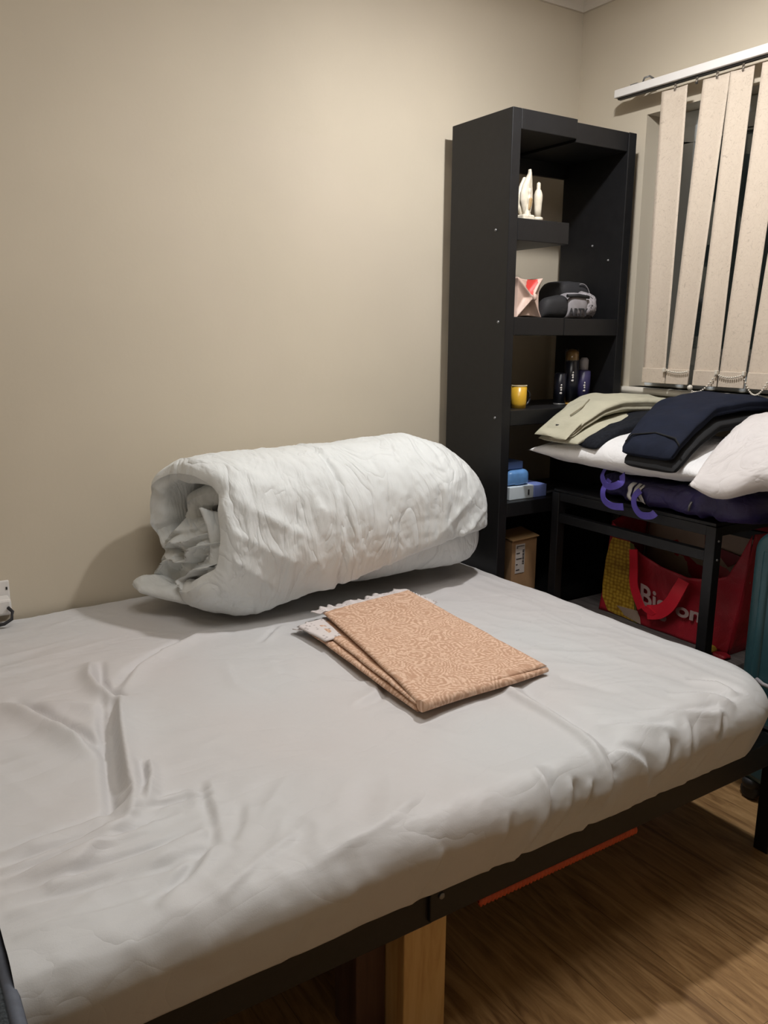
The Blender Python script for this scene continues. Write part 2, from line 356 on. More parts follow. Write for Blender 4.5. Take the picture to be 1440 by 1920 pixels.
def pdist(X, Y, poly):
    """distance to a polyline, signed side and 0..1 position along it"""
    best = np.full(X.shape, 1e9); side = np.zeros(X.shape); tt = np.zeros(X.shape)
    n = len(poly) - 1
    for i in range(n):
        ax, ay = poly[i]; bx, by = poly[i + 1]; dx, dy = bx - ax, by - ay; l2 = dx * dx + dy * dy
        t = np.clip(((X - ax) * dx + (Y - ay) * dy) / l2, 0, 1)
        qx, qy = X - ax - t * dx, Y - ay - t * dy; d = np.hypot(qx, qy); s = np.sign(dx * qy - dy * qx)
        k = d < best; best = np.where(k, d, best); side = np.where(k, s, side); tt = np.where(k, (i + t) / n, tt)
    return best, side, tt

# ================================================================ SETTING
X0, X1, Y0, Y1, ZF, ZC = -1.3, 3.1, -1.3, 3.08, -1.6, 1.56
T = 0.12
struct('floor', box(X0 - T, X1 + T * 2, Y0 - T, Y1 + T, ZF - 0.1, ZF), 'floor')
struct('ceiling', box(X0 - T, X1 + T * 2, Y0 - T, Y1 + T, ZC, ZC + 0.1), 'ceiling')
struct('wall_back', box(X0 - T, X1 + 2 * T, Y1, Y1 + T, ZF, ZC), 'wall')
struct('wall_left', box(X0 - T, X0, Y0 - T, Y1, ZF, ZC), 'wall')
struct('wall_front', box(X0, X1 + T, Y0 - T, Y0, ZF, ZC), 'wall')
WY0, WY1, WZ0, WZ1 = 0.75, 2.66, -0.235, 0.953
WT = 0.18
g = G(); g.box(X1, X1 + WT, Y0, WY0, ZF, ZC); g.box(X1, X1 + WT, WY1, Y1, ZF, ZC)
g.box(X1, X1 + WT, WY0, WY1, ZF, WZ0); g.box(X1, X1 + WT, WY0, WY1, WZ1, ZC)
struct('wall_right', g, 'wall')
def cove(name, along):
    prof = [(0, 0.0), (0.014, 0.0), (0.014, 0.010)] + [(0.014 + 0.07 - 0.07 * math.cos(a), 0.010 + 0.075 * math.sin(a)) for a in np.linspace(0, math.pi / 2, 9)] + [(0, 0.085)]
    g = G(); A = []
    for e in (0, 1):
        ring = []
        for d, h in prof:
            if along == 'x': ring.append(((X0, X1 - d)[e], Y1 - d, ZC - 0.085 + h))
            else: ring.append((X1 - d, (Y0, Y1 - d)[e], ZC - 0.085 + h))
        A.append(ring)
    g.grid(A, smooth=False); return struct(name, g, 'cove')
cove('trim_1', 'x'); cove('trim_2', 'y')
struct('baseboard_back', box(X0, X1, Y1 - 0.02, Y1, ZF, ZF + 0.12), 'white_paint', bevel=0.004)
struct('baseboard_right', box(X1 - 0.02, X1, Y0, Y1 - 0.02, ZF, ZF + 0.12), 'white_paint', bevel=0.004)
# window
FX = 3.205
win = thing('window_1', (FX, (WY0 + WY1) / 2, WZ0), 'white plastic framed window with dark night glass behind the blind', 'window'); win['kind'] = 'structure'
del win['label']; del win['category']
g = G(); fw = 0.115
g.box(FX, FX + 0.07, WY0, WY1, WZ0, WZ0 + fw); g.box(FX, FX + 0.07, WY0, WY1, WZ1 - 0.07, WZ1)
g.box(FX, FX + 0.07, WY1 - 0.12, WY1, WZ0 + fw, WZ1 - 0.07); g.box(FX, FX + 0.07, WY0, WY0 + 0.12, WZ0 + fw, WZ1 - 0.07)
g.box(FX, FX + 0.07, 1.62, 1.72, WZ0 + fw, WZ1 - 0.07)
mk('window_frame', g, 'upvc', win, bevel=0.006)
g = G(); a, b_ = WY1 - 0.125, 1.725
g.box(FX - 0.02, FX + 0.04, b_, a, WZ0 + fw - 0.01, WZ0 + fw + 0.06); g.box(FX - 0.02, FX + 0.04, b_, a, WZ1 - 0.13, WZ1 - 0.065)
g.box(FX - 0.02, FX + 0.04, a - 0.07, a, WZ0 + fw + 0.06, WZ1 - 0.13); g.box(FX - 0.02, FX + 0.04, b_, b_ + 0.07, WZ0 + fw + 0.06, WZ1 - 0.13)
mk('sash', g, 'upvc', win, bevel=0.006)
mk('pane', box(FX + 0.01, FX + 0.02, b_ + 0.06, a - 0.06, WZ0 + fw + 0.05, WZ1 - 0.12), 'glass', win)
mk('pane', box(FX + 0.03, FX + 0.04, WY0 + 0.11, 1.63, WZ0 + fw - 0.01, WZ1 - 0.06), 'glass', win)
mk('window_handle', box(FX - 0.05, FX - 0.02, 2.1, 2.24, WZ0 + fw + 0.015, WZ0 + fw + 0.04), 'plastic', win, bevel=0.005)
sl = struct('trim_3', box(3.045, FX, WY0 - 0.06, 2.735, WZ0 - 0.03, WZ0), 'white_paint', bevel=0.012)

# ---------------------------------------------------------------- ceiling lamp (the room's light)
lx, ly, lz = LAMP_POS
lamp = thing('ceiling_lamp', (lx, ly, lz), 'round white ceiling lamp with a flat glowing disc above the bed', 'lamp')
mk('lamp_housing', G().lathe((lx, ly, lz), [(0.0, 0.01), (0.06, 0.01), (0.065, 0.0), (0.10, 0.0), (0.10, 0.03), (0.06, 0.10), (0.06, ZC - lz)], 32), 'lamp_white', lamp)
mk('diffuser', G().lathe((lx, ly, lz + 0.002), [(0.0, -0.022), (0.02, -0.021), (0.04, -0.015), (0.053, -0.006), (0.058, 0.003), (0.058, 0.006), (0.0, 0.006)], 32), emit('lamp_glow', LAMP_COL, LAMP_STRENGTH), lamp)

# ---------------------------------------------------------------- BED
BX0, BX1, BY0, BY1 = 0.13, 2.278, 1.225, 3.065
bed = thing('bed', (1.2, 2.15, ZF), 'low black metal framed bed against the beige wall, mattress in pale sheet', 'bed')
ry = 1.29
g = G(); g.box(0.12, 0.965, ry - 0.012, ry + 0.012, -1.285, -1.19); g.box(0.12, 0.965, ry, ry + 0.10, -1.20, -1.19)
mk('side_rail', g, 'black_metal', bed, bevel=0.003)
g = G(); g.box(0.95, 2.305, ry - 0.022, ry + 0.006, -1.274, -1.195); g.box(0.95, 2.305, ry, ry + 0.10, -1.205, -1.195)
mk('side_rail', g, 'black_metal', bed, bevel=0.003)
mk('side_rail', box(0.12, 2.285, 3.02, 3.05, -1.27, -1.195), 'black_metal', bed, bevel=0.003)
mk('end_rail', box(2.26, 2.284, ry, 3.05, -1.27, -1.195), 'black_metal', bed, bevel=0.003)
mk('end_rail', box(0.12, 0.145, ry, 3.05, -1.29, -1.195), 'black_metal', bed, bevel=0.003)
mk('centre_rail', box(0.14, 2.25, 2.15, 2.19, -1.29, -1.22), 'black_metal', bed)
for i in range(13):
    x = 0.2 + i * 0.165
    mk('bed_slat', box(x, x + 0.075, ry + 0.01, 3.02, -1.218, -1.205), 'black_metal', bed)
mk('leg', box(2.272, 2.312, ry - 0.018, ry + 0.03, ZF, -1.195), 'black_metal', bed, bevel=0.003)
mk('leg', box(2.24, 2.28, 3.0, 3.04, ZF, -1.27), 'black_metal', bed, bevel=0.003)
mk('leg', box(0.125, 0.165, 3.0, 3.04, ZF, -1.285), 'black_metal', bed, bevel=0.003)
for bx, bz in ((2.29, -1.235), (2.085, -1.19), (0.98, -1.215)):
    mk('bolt', G().sphere((bx, ry - 0.024, bz), 0.008, 10, 6, (1, 0.5, 1)), 'bolt', bed)

# mattress + fitted sheet
def sheet_surface():
    hx = 0.0062
    us = np.arange(BX0 - 0.013, BX1 + 0.25, hx); vs = np.arange(BY0 - 0.25, BY1 - 0.01, hx)
    U, V = np.meshgrid(us, vs, indexing='ij')
    r = 0.075; Rc = 0.17
    cx1 = BX1 - r - Rc; cy0 = BY0 + r + Rc; cx0 = BX0 - 0.2
    Rc_l = Rc + 0 * U
    px = np.clip(U, cx0, cx1); py = np.clip(V, cy0, 9)
    dx, dy = U - px, V - py; D = np.hypot(dx, dy); Dn = np.maximum(D, 1e-9); nx, ny = dx / Dn, dy / Dn
    d = np.maximum(D - Rc, 0)          # overshoot
    drop = 0.215
    tot = r * math.pi / 2 + (drop - r)
    # compress overshoot so that corner columns also end at the hem
    lim = tot + 0.01
    d = np.minimum(d, lim)
    ang = np.minimum(d / r, math.pi / 2)
    out = r * np.sin(ang); z = -r * (1 - np.cos(ang)) - np.maximum(d - r * math.pi / 2, 0)
    below = np.maximum(d - r * math.pi / 2, 0)
    Xp = px + nx * (np.minimum(D, Rc) + out - below * 0.28); Yp = py + ny * (np.minimum(D, Rc) + out - below * 0.28)
    # normals
    Nx, Ny, Nz = nx * np.sin(ang), ny * np.sin(ang), np.cos(ang)
    h = 0.006 * fbm(U * 2.2, V * 2.2, 0, 5, 2)
    # mild overall sag to the front and a hollow in the middle
    h -= 0.012 * np.exp(-((U - 1.0) ** 2 / 0.35 + (V - 1.95) ** 2 / 0.12))
    def fold(poly, amp, wr, wg=None, off=None, sgn=1, taper=1.0):
        nonlocal h
        dd, sd, t = pdist(U, V, poly)
        env = np.clip(np.minimum(t, 1 - t) * 5, 0, 1) ** 0.7 if taper else 1
        sdist = dd * sd * sgn
        amp = amp * 1.3; wr = wr * 0.85
        h = h + env * amp * np.exp(-np.abs(sdist / np.where(sdist > 0, wr * 0.62, wr * 1.5)) ** 1.6) * (dd < 8 * wr)
        if wg: h = h - env * amp * 0.8 * np.exp(-((sdist - off) / wg) ** 2) * (dd < 8 * wr)
    # big pleat system left of centre
    fold([(0.556, 2.219), (0.515, 2.06), (0.485, 1.92), (0.455, 1.78), (0.43, 1.66), (0.40, 1.58)], 0.022, 0.034, 0.014, 0.050, -1)
    fold([(0.545, 2.20), (0.492, 2.0), (0.455, 1.83), (0.428, 1.70)], 0.015, 0.012, 0.009, 0.02, -1)
    fold([(0.505, 1.80), (0.487, 1.72), (0.444, 1.60)], 0.015, 0.013, 0.009, 0.02, -1)
    fold([(0.475, 1.70), (0.43, 1.62), (0.37, 1.56), (0.28, 1.49), (0.20, 1.44)], 0.013, 0.030)
    fold([(0.556, 2.219), (0.648, 2.362), (0.75, 2.449), (0.894, 2.526), (1.02, 2.515)], 0.014, 0.022, 0.014, 0.034, 1)
    fold([(0.541, 2.503), (0.505, 2.36), (0.505, 2.26), (0.53, 2.17)], 0.020, 0.020, 0.012, 0.030, 1)
    fold([(0.25, 2.33), (0.30, 2.23), (0.34, 2.14), (0.38, 2.03), (0.40, 1.90)], 0.019, 0.026, 0.015, 0.036, 1)
    fold([(0.33, 2.28), (0.42, 2.22), (0.50, 2.15)], 0.007, 0.02)
    fold([(0.147, 1.60), (0.247, 1.605), (0.334, 1.612), (0.42, 1.64)], 0.009, 0.015, 0.011, 0.022, 1)
    fold([(0.135, 1.545), (0.26, 1.55), (0.40, 1.57)], 0.008, 0.013, 0.01, 0.02, 1)
    fold([(0.135, 1.50), (0.248, 1.506), (0.386, 1.521), (0.50, 1.55)], 0.009, 0.014, 0.01, 0.02, 1)
    fold([(0.128, 1.455), (0.263, 1.441), (0.414, 1.445), (0.54, 1.47)], 0.009, 0.015, 0.012, 0.024, 1)
    fold([(0.13, 1.40), (0.27, 1.385), (0.42, 1.38), (0.56, 1.40)], 0.008, 0.015, 0.012, 0.024, 1)
    fold([(0.13, 1.34), (0.27, 1.325), (0.42, 1.33)], 0.006, 0.015, 0.012, 0.024, 1)
    fold([(0.60, 1.66), (0.575, 1.57), (0.555, 1.48), (0.53, 1.41)], 0.006, 0.016, 0.010, 0.02, -1)
    fold([(0.64, 1.52), (0.60, 1.44), (0.545, 1.37)], 0.004, 0.016, 0.010, 0.02, -1)
    fold([(0.46, 1.62), (0.53, 1.63), (0.58, 1.60)], 0.007, 0.010, 0.008, 0.016, 1)
    fold([(0.45, 1.59), (0.52, 1.59), (0.58, 1.57)], 0.006, 0.009, 0.008, 0.014, 1)
    fold([(0.52, 1.40), (0.45, 1.34), (0.36, 1.29)], 0.009, 0.014, 0.010, 0.024, -1)
    fold([(0.98, 1.34), (0.84, 1.29), (0.66, 1.26)], 0.007, 0.026)
    fold([(0.68, 1.36), (0.58, 1.32), (0.46, 1.26)], 0.006, 0.018)
    # valley running from the cloth down to the front edge
    fold([(1.56, 1.68), (1.546, 1.60), (1.538, 1.47), (1.525, 1.34), (1.48, 1.20), (1.45, 1.13)], -0.017, 0.030, 0.016, 0.05, -1)
    fold([(1.70, 1.66), (1.73, 1.56), (1.76, 1.45)], -0.006, 0.03)
    fold([(1.063, 2.362), (1.117, 2.416), (1.194, 2.491)], 0.006, 0.013, 0.01, 0.02, 1)
    fold([(0.90, 2.30), (0.86, 2.12), (0.92, 1.98)], 0.004, 0.018); fold([(1.02, 2.25), (1.0, 2.12), (1.08, 2.0)], 0.003, 0.02)
    fold([(1.25, 1.95), (1.18, 1.86), (1.08, 1.83)], 0.006, 0.02, 0.015, 0.03, 1)
    fold([(1.10, 2.05), (1.16, 1.96), (1.22, 1.92)], 0.005, 0.016)
    # pull creases over the front edge
    for q, am, wd in (([(1.27, 1.30), (1.245, 1.21), (1.205, 1.12), (1.15, 1.02)], 0.015, 0.013), ([(1.475, 1.24), (1.436, 1.19), (1.427, 1.13), (1.40, 1.07), (1.35, 0.99)], 0.014, 0.013),
              ([(1.335, 1.24), (1.312, 1.18), (1.275, 1.09)], 0.009, 0.010), ([(1.395, 1.22), (1.375, 1.18), (1.36, 1.12)], 0.007, 0.009),
              ([(1.69, 1.25), (1.636, 1.18), (1.56, 1.06)], 0.011, 0.014), ([(1.52, 1.27), (1.58, 1.20), (1.60, 1.12)], 0.008, 0.012), ([(1.79, 1.27), (1.75, 1.20), (1.74, 1.14)], 0.007, 0.009),
              ([(1.91, 1.26), (1.87, 1.20)], 0.008, 0.009), ([(1.13, 1.22), (1.105, 1.12), (1.10, 1.0)], 0.006, 0.010), ([(0.95, 1.20), (0.90, 1.08), (0.84, 1.0)], 0.006, 0.012), ([(0.62, 1.17), (0.58, 1.06)], 0.005, 0.010),
              ([(1.72, 1.16), (1.64, 1.0)], 0.006, 0.012), ([(1.84, 1.16), (1.74, 0.98)], 0.006, 0.012), ([(1.95, 1.18), (1.86, 0.98)], 0.005, 0.012)):
        fold(q, am, wd, wd * 1.1, wd * 1.9, 1)
    for q in ([(1.70, 1.36), (1.80, 1.285), (1.88, 1.255), (1.94, 1.25)], [(1.56, 1.36), (1.66, 1.28), (1.74, 1.25)], [(1.86, 1.38), (1.95, 1.31), (1.99, 1.25)], [(1.99, 1.42), (2.04, 1.35), (2.03, 1.28)]):
        fold(q, 0.009, 0.016, 0.013, 0.026, 1)
    # diffuse small wrinkles
    env1 = np.clip((2.3 - V) * 1.2, 0.15, 1) * np.clip((1.1 - U) * 1.5, 0.25, 1)
    h += 0.0045 * env1 * ridge(U * 4 + V * 2, V * 9 - U * 3, 0, 11)
    wv = V + 0.03 * fbm(U * 3, V * 3, 0, 91, 2)
    h += 0.0075 * np.exp(-((V - 1.47) / 0.17) ** 2) * np.clip((0.75 - U) * 3, 0, 1) * ridge(U * 2.0, (wv - 0.06 * U) * 17, 0, 93, 2)
    h += 0.0050 * np.clip((V - 1.75) * 3, 0, 1) * np.clip((0.75 - U) * 2.5, 0.12, 1) * ridge(U * 2.6 + 3, (wv - 0.15 * U) * 10, 0, 95, 2)
    h += 0.0060 * np.exp(-((V - 1.40) / 0.16) ** 2) * np.exp(-((U - 0.75) / 0.28) ** 2) * ridge((U - wv) * 9, (U + wv) * 2.2, 0, 97, 2)
    h += 0.0040 * np.exp(-((V - 1.75) / 0.35) ** 2) * np.exp(-((U - 1.85) / 0.28) ** 2) * ridge((U * 0.7 + wv) * 7, (U - wv) * 2.5, 0, 99, 2)
    h += 0.0022 * ridge(U * 9 + V * 3, V * 5, 1.5, 23)
    face = np.clip((1.36 - V) * 6, 0, 1)
    h += 0.0025 * face * ridge(U * 7 + V * 3, V * 2.5 - U * 1, 2.5, 31)
    h += 0.0035 * np.clip((2.9 - U) * 1, 0, 1) * (U > 1.5) * ridge(U * 7, V * 4 + U * 3, 3.5, 41)
    # bed-end far region: long creases along the edge
    h += 0.003 * np.clip((U - 1.9) * 4, 0, 1) * ridge(U * 14, V * 2, 4.5, 51)
    h = h * (1 - 0.85 * np.clip((d - r * math.pi / 2) / (tot - r * math.pi / 2), 0, 1) ** 1.5)
    Zp = -1.004 + z + Nz * h
    Xp = Xp + Nx * h; Yp = Yp + Ny * h
    # wavy tucked hem
    hem = np.clip((d - (tot - 0.05)) / 0.05, 0, 1)
    Zp = Zp + hem * 0.012 * fbm(U * 9, V * 9, 0, 77, 2)
    Zp = np.maximum(Zp, -1.192)
    return np.stack([Xp, Yp, Zp], -1), h
A, _ = sheet_surface()
mat_g = box(BX0 + 0.03, BX1 - 0.06, BY0 + 0.085, BY1 - 0.01, -1.195, -1.045)
mk('mattress', mat_g, 'pillow', bed, bevel=0.02)
sh = mk('fitted_sheet', G().grid(A), 'sheet', bed)
sh['label'] = 'pale grey wrinkled fitted sheet pulled over the mattress'
# fabric end panel at the bed's left end
mk('end_panel', box(-0.12, 0.106, 0.95, 1.75, ZF + 0.2, -1.02), 'dark_tweed', bed, bevel=0.012)['label'] = 'dark grey speckled fabric end panel'
mk('panel_piping', G().tube([(0.111, 0.955, -1.026), (0.111, 1.4, -1.025), (0.111, 1.74, -1.026)], 0.012, 8), 'piping', bed)['label'] = 'blue grey edge of the end panel'

# timber support blocks
g = box(0.897, 1.014, ry, 1.40, ZF, -1.29)
tb = mk('timber_block', g, 'timber', bevel=0.003)
tag(tb, 'pale pine timber block propping up the front bed rail', 'wood block', 'timber blocks under the bed')
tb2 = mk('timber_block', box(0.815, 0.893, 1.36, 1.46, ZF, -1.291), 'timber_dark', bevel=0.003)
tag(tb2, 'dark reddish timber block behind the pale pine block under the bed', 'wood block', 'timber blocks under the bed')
# orange strip under the rail
g = G(); n = 150; A = []
for i in range(n + 1):
    t = i / n; x = 1.095 + t * 0.54; rr = 0.0115 + 0.0025 * math.sin(i * math.pi * 0.6)
    if i in (0, n): rr = 0.003
    A.append([(x, ry - 0.014 + rr * 0.8 * math.cos(a), -1.284 + rr * math.sin(a)) for a in np.linspace(0, 2 * math.pi, 10, endpoint=False)])
g.grid(A, close_v=True); tag(mk('ribbed_cord', g, 'orange'), 'orange ribbed cord running under the black front bed rail', 'cord')

# ---------------------------------------------------------------- rolled duvet
def duvet():
    CY = 2.765
    ny_, nx_ = 620, 150
    turns = 2.32
    tx = np.linspace(0, 1, nx_); sp = np.linspace(0, turns, ny_)
    prog, TX = np.meshgrid(sp, tx, indexing='ij')
    XA = 0.95 + TX * 1.25
    PH = np.radians(np.interp(XA, [1.0, 1.30, 1.62, 1.95, 2.2], [-80, -54, -34, -16, -10])) + 2 * math.pi * prog
    c, s_ = np.cos(PH), np.sin(PH)
    def base_R(ph, prog):
        c, s_ = np.cos(ph), np.sin(ph)
        e = 2.35; ay = 0.315; az_t = 0.305; az_b = 0.305
        az = np.where(s_ > 0, az_t, az_b)
        k = (np.abs(c / ay) ** e + np.abs(s_ / az) ** e) ** (-1 / e)
        return k * (1 - 0.31 * prog)
    # left mouth offset per angle
    def xl(ph, prog):
        a = (np.degrees(ph) % 360)
        v = np.interp(a, [0, 40, 90, 135, 180, 215, 250, 290, 325, 360], [0.985, 1.01, 0.95, 0.885, 0.88, 0.92, 0.90, 0.90, 0.93, 0.985])
        v = v + 0.02 * fbm(ph * 2.3, prog * 3, 0, 3, 2) + 0.05 * prog * (prog > 0.9) + 0.06 * np.clip(prog - 1, 0, 2)
        return v
    xL = xl(PH, prog); xR = 2.205 - 0.05 * prog
    X = xL + (xR - xL) * TX
    th = 0.088
    # rounding of the ribbon edges
    ex_ = np.minimum(TX * (xR - xL), (1 - TX) * (xR - xL) * 0.8); rx = np.clip(ex_ / 0.05, 0, 1); rx = np.sqrt(1 - (1 - rx) ** 2)
    es = np.minimum(prog, turns - prog) * 2 * math.pi * 0.28; rs = np.clip(es / 0.045, 0, 1); rs = np.sqrt(1 - (1 - rs) ** 2)
    Hh = th * np.minimum(rx, rs) * (0.92 + 0.22 * fbm(X * 3, PH * 1.5, 0, 9, 2))
    Rb = base_R(PH, prog)
    k = np.clip((X - 1.83) / 0.40, 0, 1); kk = np.sqrt(np.maximum(1 - k ** 2.3, 0)); kk = 0.30 + 0.70 * kk   # right end closes
    kl = np.clip((1.12 - X) / 0.26, 0, 1); kb = 1 - 0.10 * kl ** 1.5                          # left end slightly slimmer
    swell = 1 + 0.055 * np.exp(-((X - 1.86) / 0.13) ** 2) * np.clip(np.sin(PH), 0, 1) - 0.02 * np.exp(-((X - 1.50) / 0.12) ** 2) * np.clip(np.sin(PH), 0, 1)
    Rmid = (Rb) * kk * kb * swell
    # the layer under the outer flap is squeezed forward at the right
    low = np.exp(-((prog - 0.93) / 0.10) ** 2) * np.clip((XA - 1.25) / 0.4, 0, 1)
    Rmid = Rmid + 0.055 * low
    # wrinkles
    outerw = np.clip(1.25 - prog, 0.3, 1)
    crease = (0.007 * ridge(X * 7 + np.sin(PH) * 0.7, PH * 0.75 + X * 1.3, 0, 14, 2) + 0.010 * fbm(X * 3.2, PH * 1.2, 1.0, 15, 3)
              + 0.0042 * ridge(X * 20 + 0.6 * PH, PH * 2.0, 2.0, 18, 2) + 0.002 * fbm(X * 40, PH * 14, 3, 19, 2))
    # stitched channel lines round the roll
    for x0, am in ((1.43, 0.018), (1.86, 0.008), (1.10, 0.004)):
        xx = x0 + 0.03 * fbm(PH * 1.1, 0 * PH, x0, 21, 2)
        crease = crease - am * np.exp(-((X - xx) / 0.014) ** 2) + am * 0.5 * np.exp(-((X - xx) / 0.05) ** 2)
    # diagonal drag folds on the front left and right
    crease = crease + 0.012 * np.clip(1 - np.abs(X - 1.14) / 0.2, 0, 1) * ridge((X * 5 + np.sin(PH) * 2.6), PH * 0.9, 0, 37, 1)
    crease = crease + 0.010 * np.clip(1 - np.abs(X - 1.95) / 0.25, 0, 1) * ridge((X * 7 - np.sin(PH) * 2.6), PH * 1.1, 0, 39, 1)
    Ro = Rmid + crease * outerw; Ri = Rmid - 0.0 - Hh
    mouth = np.clip((1.10 - X) / 0.18, 0, 1)
    wob = 0.022 * mouth * np.clip(prog - 0.7, 0, 1) * fbm(PH * 3, prog * 5 + X * 6, 0, 44, 2)
    Ro = Ro + wob; Ri = Ri + wob + 0.006 * mouth * fbm(X * 12, PH * 3, 0, 47, 2)
    Ri = np.where(rx * rs < 0.02, Ro * 0 + (Rmid), Ri); Ro = np.where(rx * rs < 0.02, Rmid, Ro)
    # put the round edge midway
    edge = 1 - np.minimum(rx, rs); Ro = Ro - edge * th * 0.42
    Ri = np.minimum(Ri - edge * 0 , Ro - 0.0005); 
    def pos(Rv, lift=0):
        Yv = CY - np.cos(PH) * Rv; Zv = -0.69 + 0.0 + np.sin(PH) * Rv
        # right end drops and rounds down
        Zv = Zv - 0.075 * k ** 1.5
        # left mouth lifts off the bed, except the flap corner at the back
        a = (np.degrees(PH) % 360)
        Zv = Zv + 0.055 * kl ** 1.4 * np.clip(-np.sin(PH), 0, 1) * 1.0
        # bottom layer is squashed flat and spreads forward
        flat = np.clip((-0.90 - Zv) / 0.10, 0, 1)
        Yv = Yv - 0.035 * flat * (1 - kl) * (Yv < CY)
        Zv = np.maximum(Zv, -0.996 + 0.0)
        Yv = np.minimum(Yv, 3.068)
        return np.stack([X, Yv, Zv], -1)
    g = G(); O = pos(Ro); I = pos(Ri)
    loop = np.concatenate([O, I[:, ::-1]], 1)
    g.grid(loop, close_v=True)
    # close the two ribbon ends
    for i in (0, -1):
        g.grid(np.stack([O[i], I[i]], 0))
    return g
duv = mk('rolled_duvet', duvet(), 'duvet')
tag(duv, 'thick white duvet rolled up on the bed against the wall', 'duvet')
# lower corner flap of the duvet, sticking out of the roll to the left
def flap():
    n, m = 90, 60; A = []; B = []
    U, V = np.meshgrid(np.linspace(0, 1, n), np.linspace(0, 1, m), indexing='ij')
    # u from tip side (left) to under the roll, v from front to back
    xl = 1.0 + 0.0 * V - 0.21 * np.clip(V * 1.35, 0, 1) ** 1.0
    X = xl + (1.32 - xl) * U
    yf = np.interp(U, [0, 0.5, 1], [2.63, 2.60, 2.60]); yb = np.interp(U, [0, 0.4, 1], [2.90, 3.0, 3.04])
    Y = yf + (yb - yf) * V
    Y = Y + 0.04 * (1 - U) * np.sin(V * math.pi) * 0
    ed = np.minimum.reduce([U * 4.5, V * 4.5, (1 - V) * 4.5, (1 - U) * 5 + 0.4]); ed = np.clip(ed, 0, 1); ed = np.sqrt(1 - (1 - ed) ** 2)
    lift = 0.05 * np.clip(1 - U * 1.6, 0, 1) * np.clip(V * 1.2, 0, 1)
    zc = -0.945 + lift
    t = 0.032 * ed * (0.9 + 0.5 * fbm(X * 9, Y * 9, 0, 61, 2))
    wr = 0.010 * ed * ridge(X * 9 + Y * 4, Y * 12, 0, 62, 2)
    O = np.stack([X, Y, zc + t + wr], -1); I = np.stack([X, Y, np.maximum(zc - t, -0.996)], -1)
    g = G(); g.grid(np.concatenate([O, I[:, ::-1]], 1), close_v=True)
    for i in (0, -1): g.grid(np.stack([O[i], I[i]], 0))
    return g
mk('corner_flap', flap(), 'duvet', duv)
# crumpled inner folds visible inside the mouth
def folds():
    n = 110; g = G()
    U, V = np.meshgrid(np.linspace(0, 1, n), np.linspace(0, 1, n), indexing='ij')
    Y = 2.595 + 0.36 * U; Z = -0.945 + 0.31 * V
    Y = Y + 0.05 * (1 - V) * U
    wx = U + 0.25 * fbm(U * 3, V * 3, 0, 401, 2); wy = V + 0.25 * fbm(U * 3, V * 3, 4, 403, 2)
    f1 = ridge(wx * 2.2 + wy * 3.4, wy * 1.2 - wx * 0.8, 0, 405, 1); f2 = ridge(wx * 6 + wy * 7, wy * 4 - wx * 3, 2, 407, 1)
    c = (U - 0.5) ** 2 / 0.25 + (V - 0.45) ** 2 / 0.25
    # a diagonal pile that leans outwards at the bottom, a flat sheet edge on the front side
    X = 1.02 - 0.075 * np.clip(f1, 0, 1) ** 1.3 - 0.020 * np.clip(f2, 0, 1) - 0.09 * (1 - V) ** 1.2 * (0.4 + 0.6 * U) + 0.10 * np.clip(c - 0.55, 0, 1)
    g.grid(np.stack([X, Y, Z], -1)); return g
mk('inner_folds', folds(), 'duvet', duv)
def tongue():
    A = []
    for t in np.linspace(0, 1, 40):
        z = -0.60 - 0.33 * t; y0 = 2.645 - 0.05 * math.sin(t * 2.6) + 0.02 * (1 - t); wv = 0.012 + 0.058 * math.sin(math.pi * min(1, t * 0.8 + 0.03)); 
        A.append([(0.975 + 0.02 * math.sin(t * 5) + 0.10 * abs(u - 0.3) ** 1.2, y0 + wv * (0.5 - u) * 1.3, z + 0.01 * math.sin(u * 5 + t * 6)) for u in np.linspace(0, 1, 14)])
    return G().grid(A)
mk('fold_edge', tongue(), 'duvet', duv, solid=0.008)

# ---------------------------------------------------------------- folded paisley cloth with lace edge
cl = thing('folded_cloth', (1.45, 2.05, -1.0), 'folded peach paisley cloth with white lace edge lying on the bed', 'cloth')
def quad_layer(c00, c10, c11, c01, zt, th, seed, n=70, m=50, lift=None, round_=0.02):
    U, V = np.meshgrid(np.linspace(0, 1, n), np.linspace(0, 1, m), indexing='ij')
    c = [np.array(q, float) for q in (c00, c10, c11, c01)]
    B = (1 - U)[..., None] * (1 - V)[..., None] * c[0] + U[..., None] * (1 - V)[..., None] * c[1] + U[..., None] * V[..., None] * c[2] + (1 - U)[..., None] * V[..., None] * c[3]
    ed = np.minimum.reduce([U, V, 1 - U, 1 - V]) / round_; ed = np.clip(ed, 0, 1); ed = np.sqrt(1 - (1 - ed) ** 2)
    h = 0.004 * fbm(B[..., 0] * 6, B[..., 1] * 6, 0, seed, 2) + 0.0014 * ridge(B[..., 0] * 15, B[..., 1] * 9, 0, seed + 1)
    L = 0 if lift is None else lift(U, V)
    O = np.dstack([B[..., 0], B[..., 1], zt + L + h - th * (1 - ed) * 0.5]); I = np.dstack([B[..., 0], B[..., 1], zt + L + h - th + th * (1 - ed) * 0.5])
    g = G(); g.grid(np.concatenate([O, I[:, ::-1]], 1), close_v=True)
    for i in (0, -1): g.grid(np.stack([O[i], I[i]], 0))
    return g
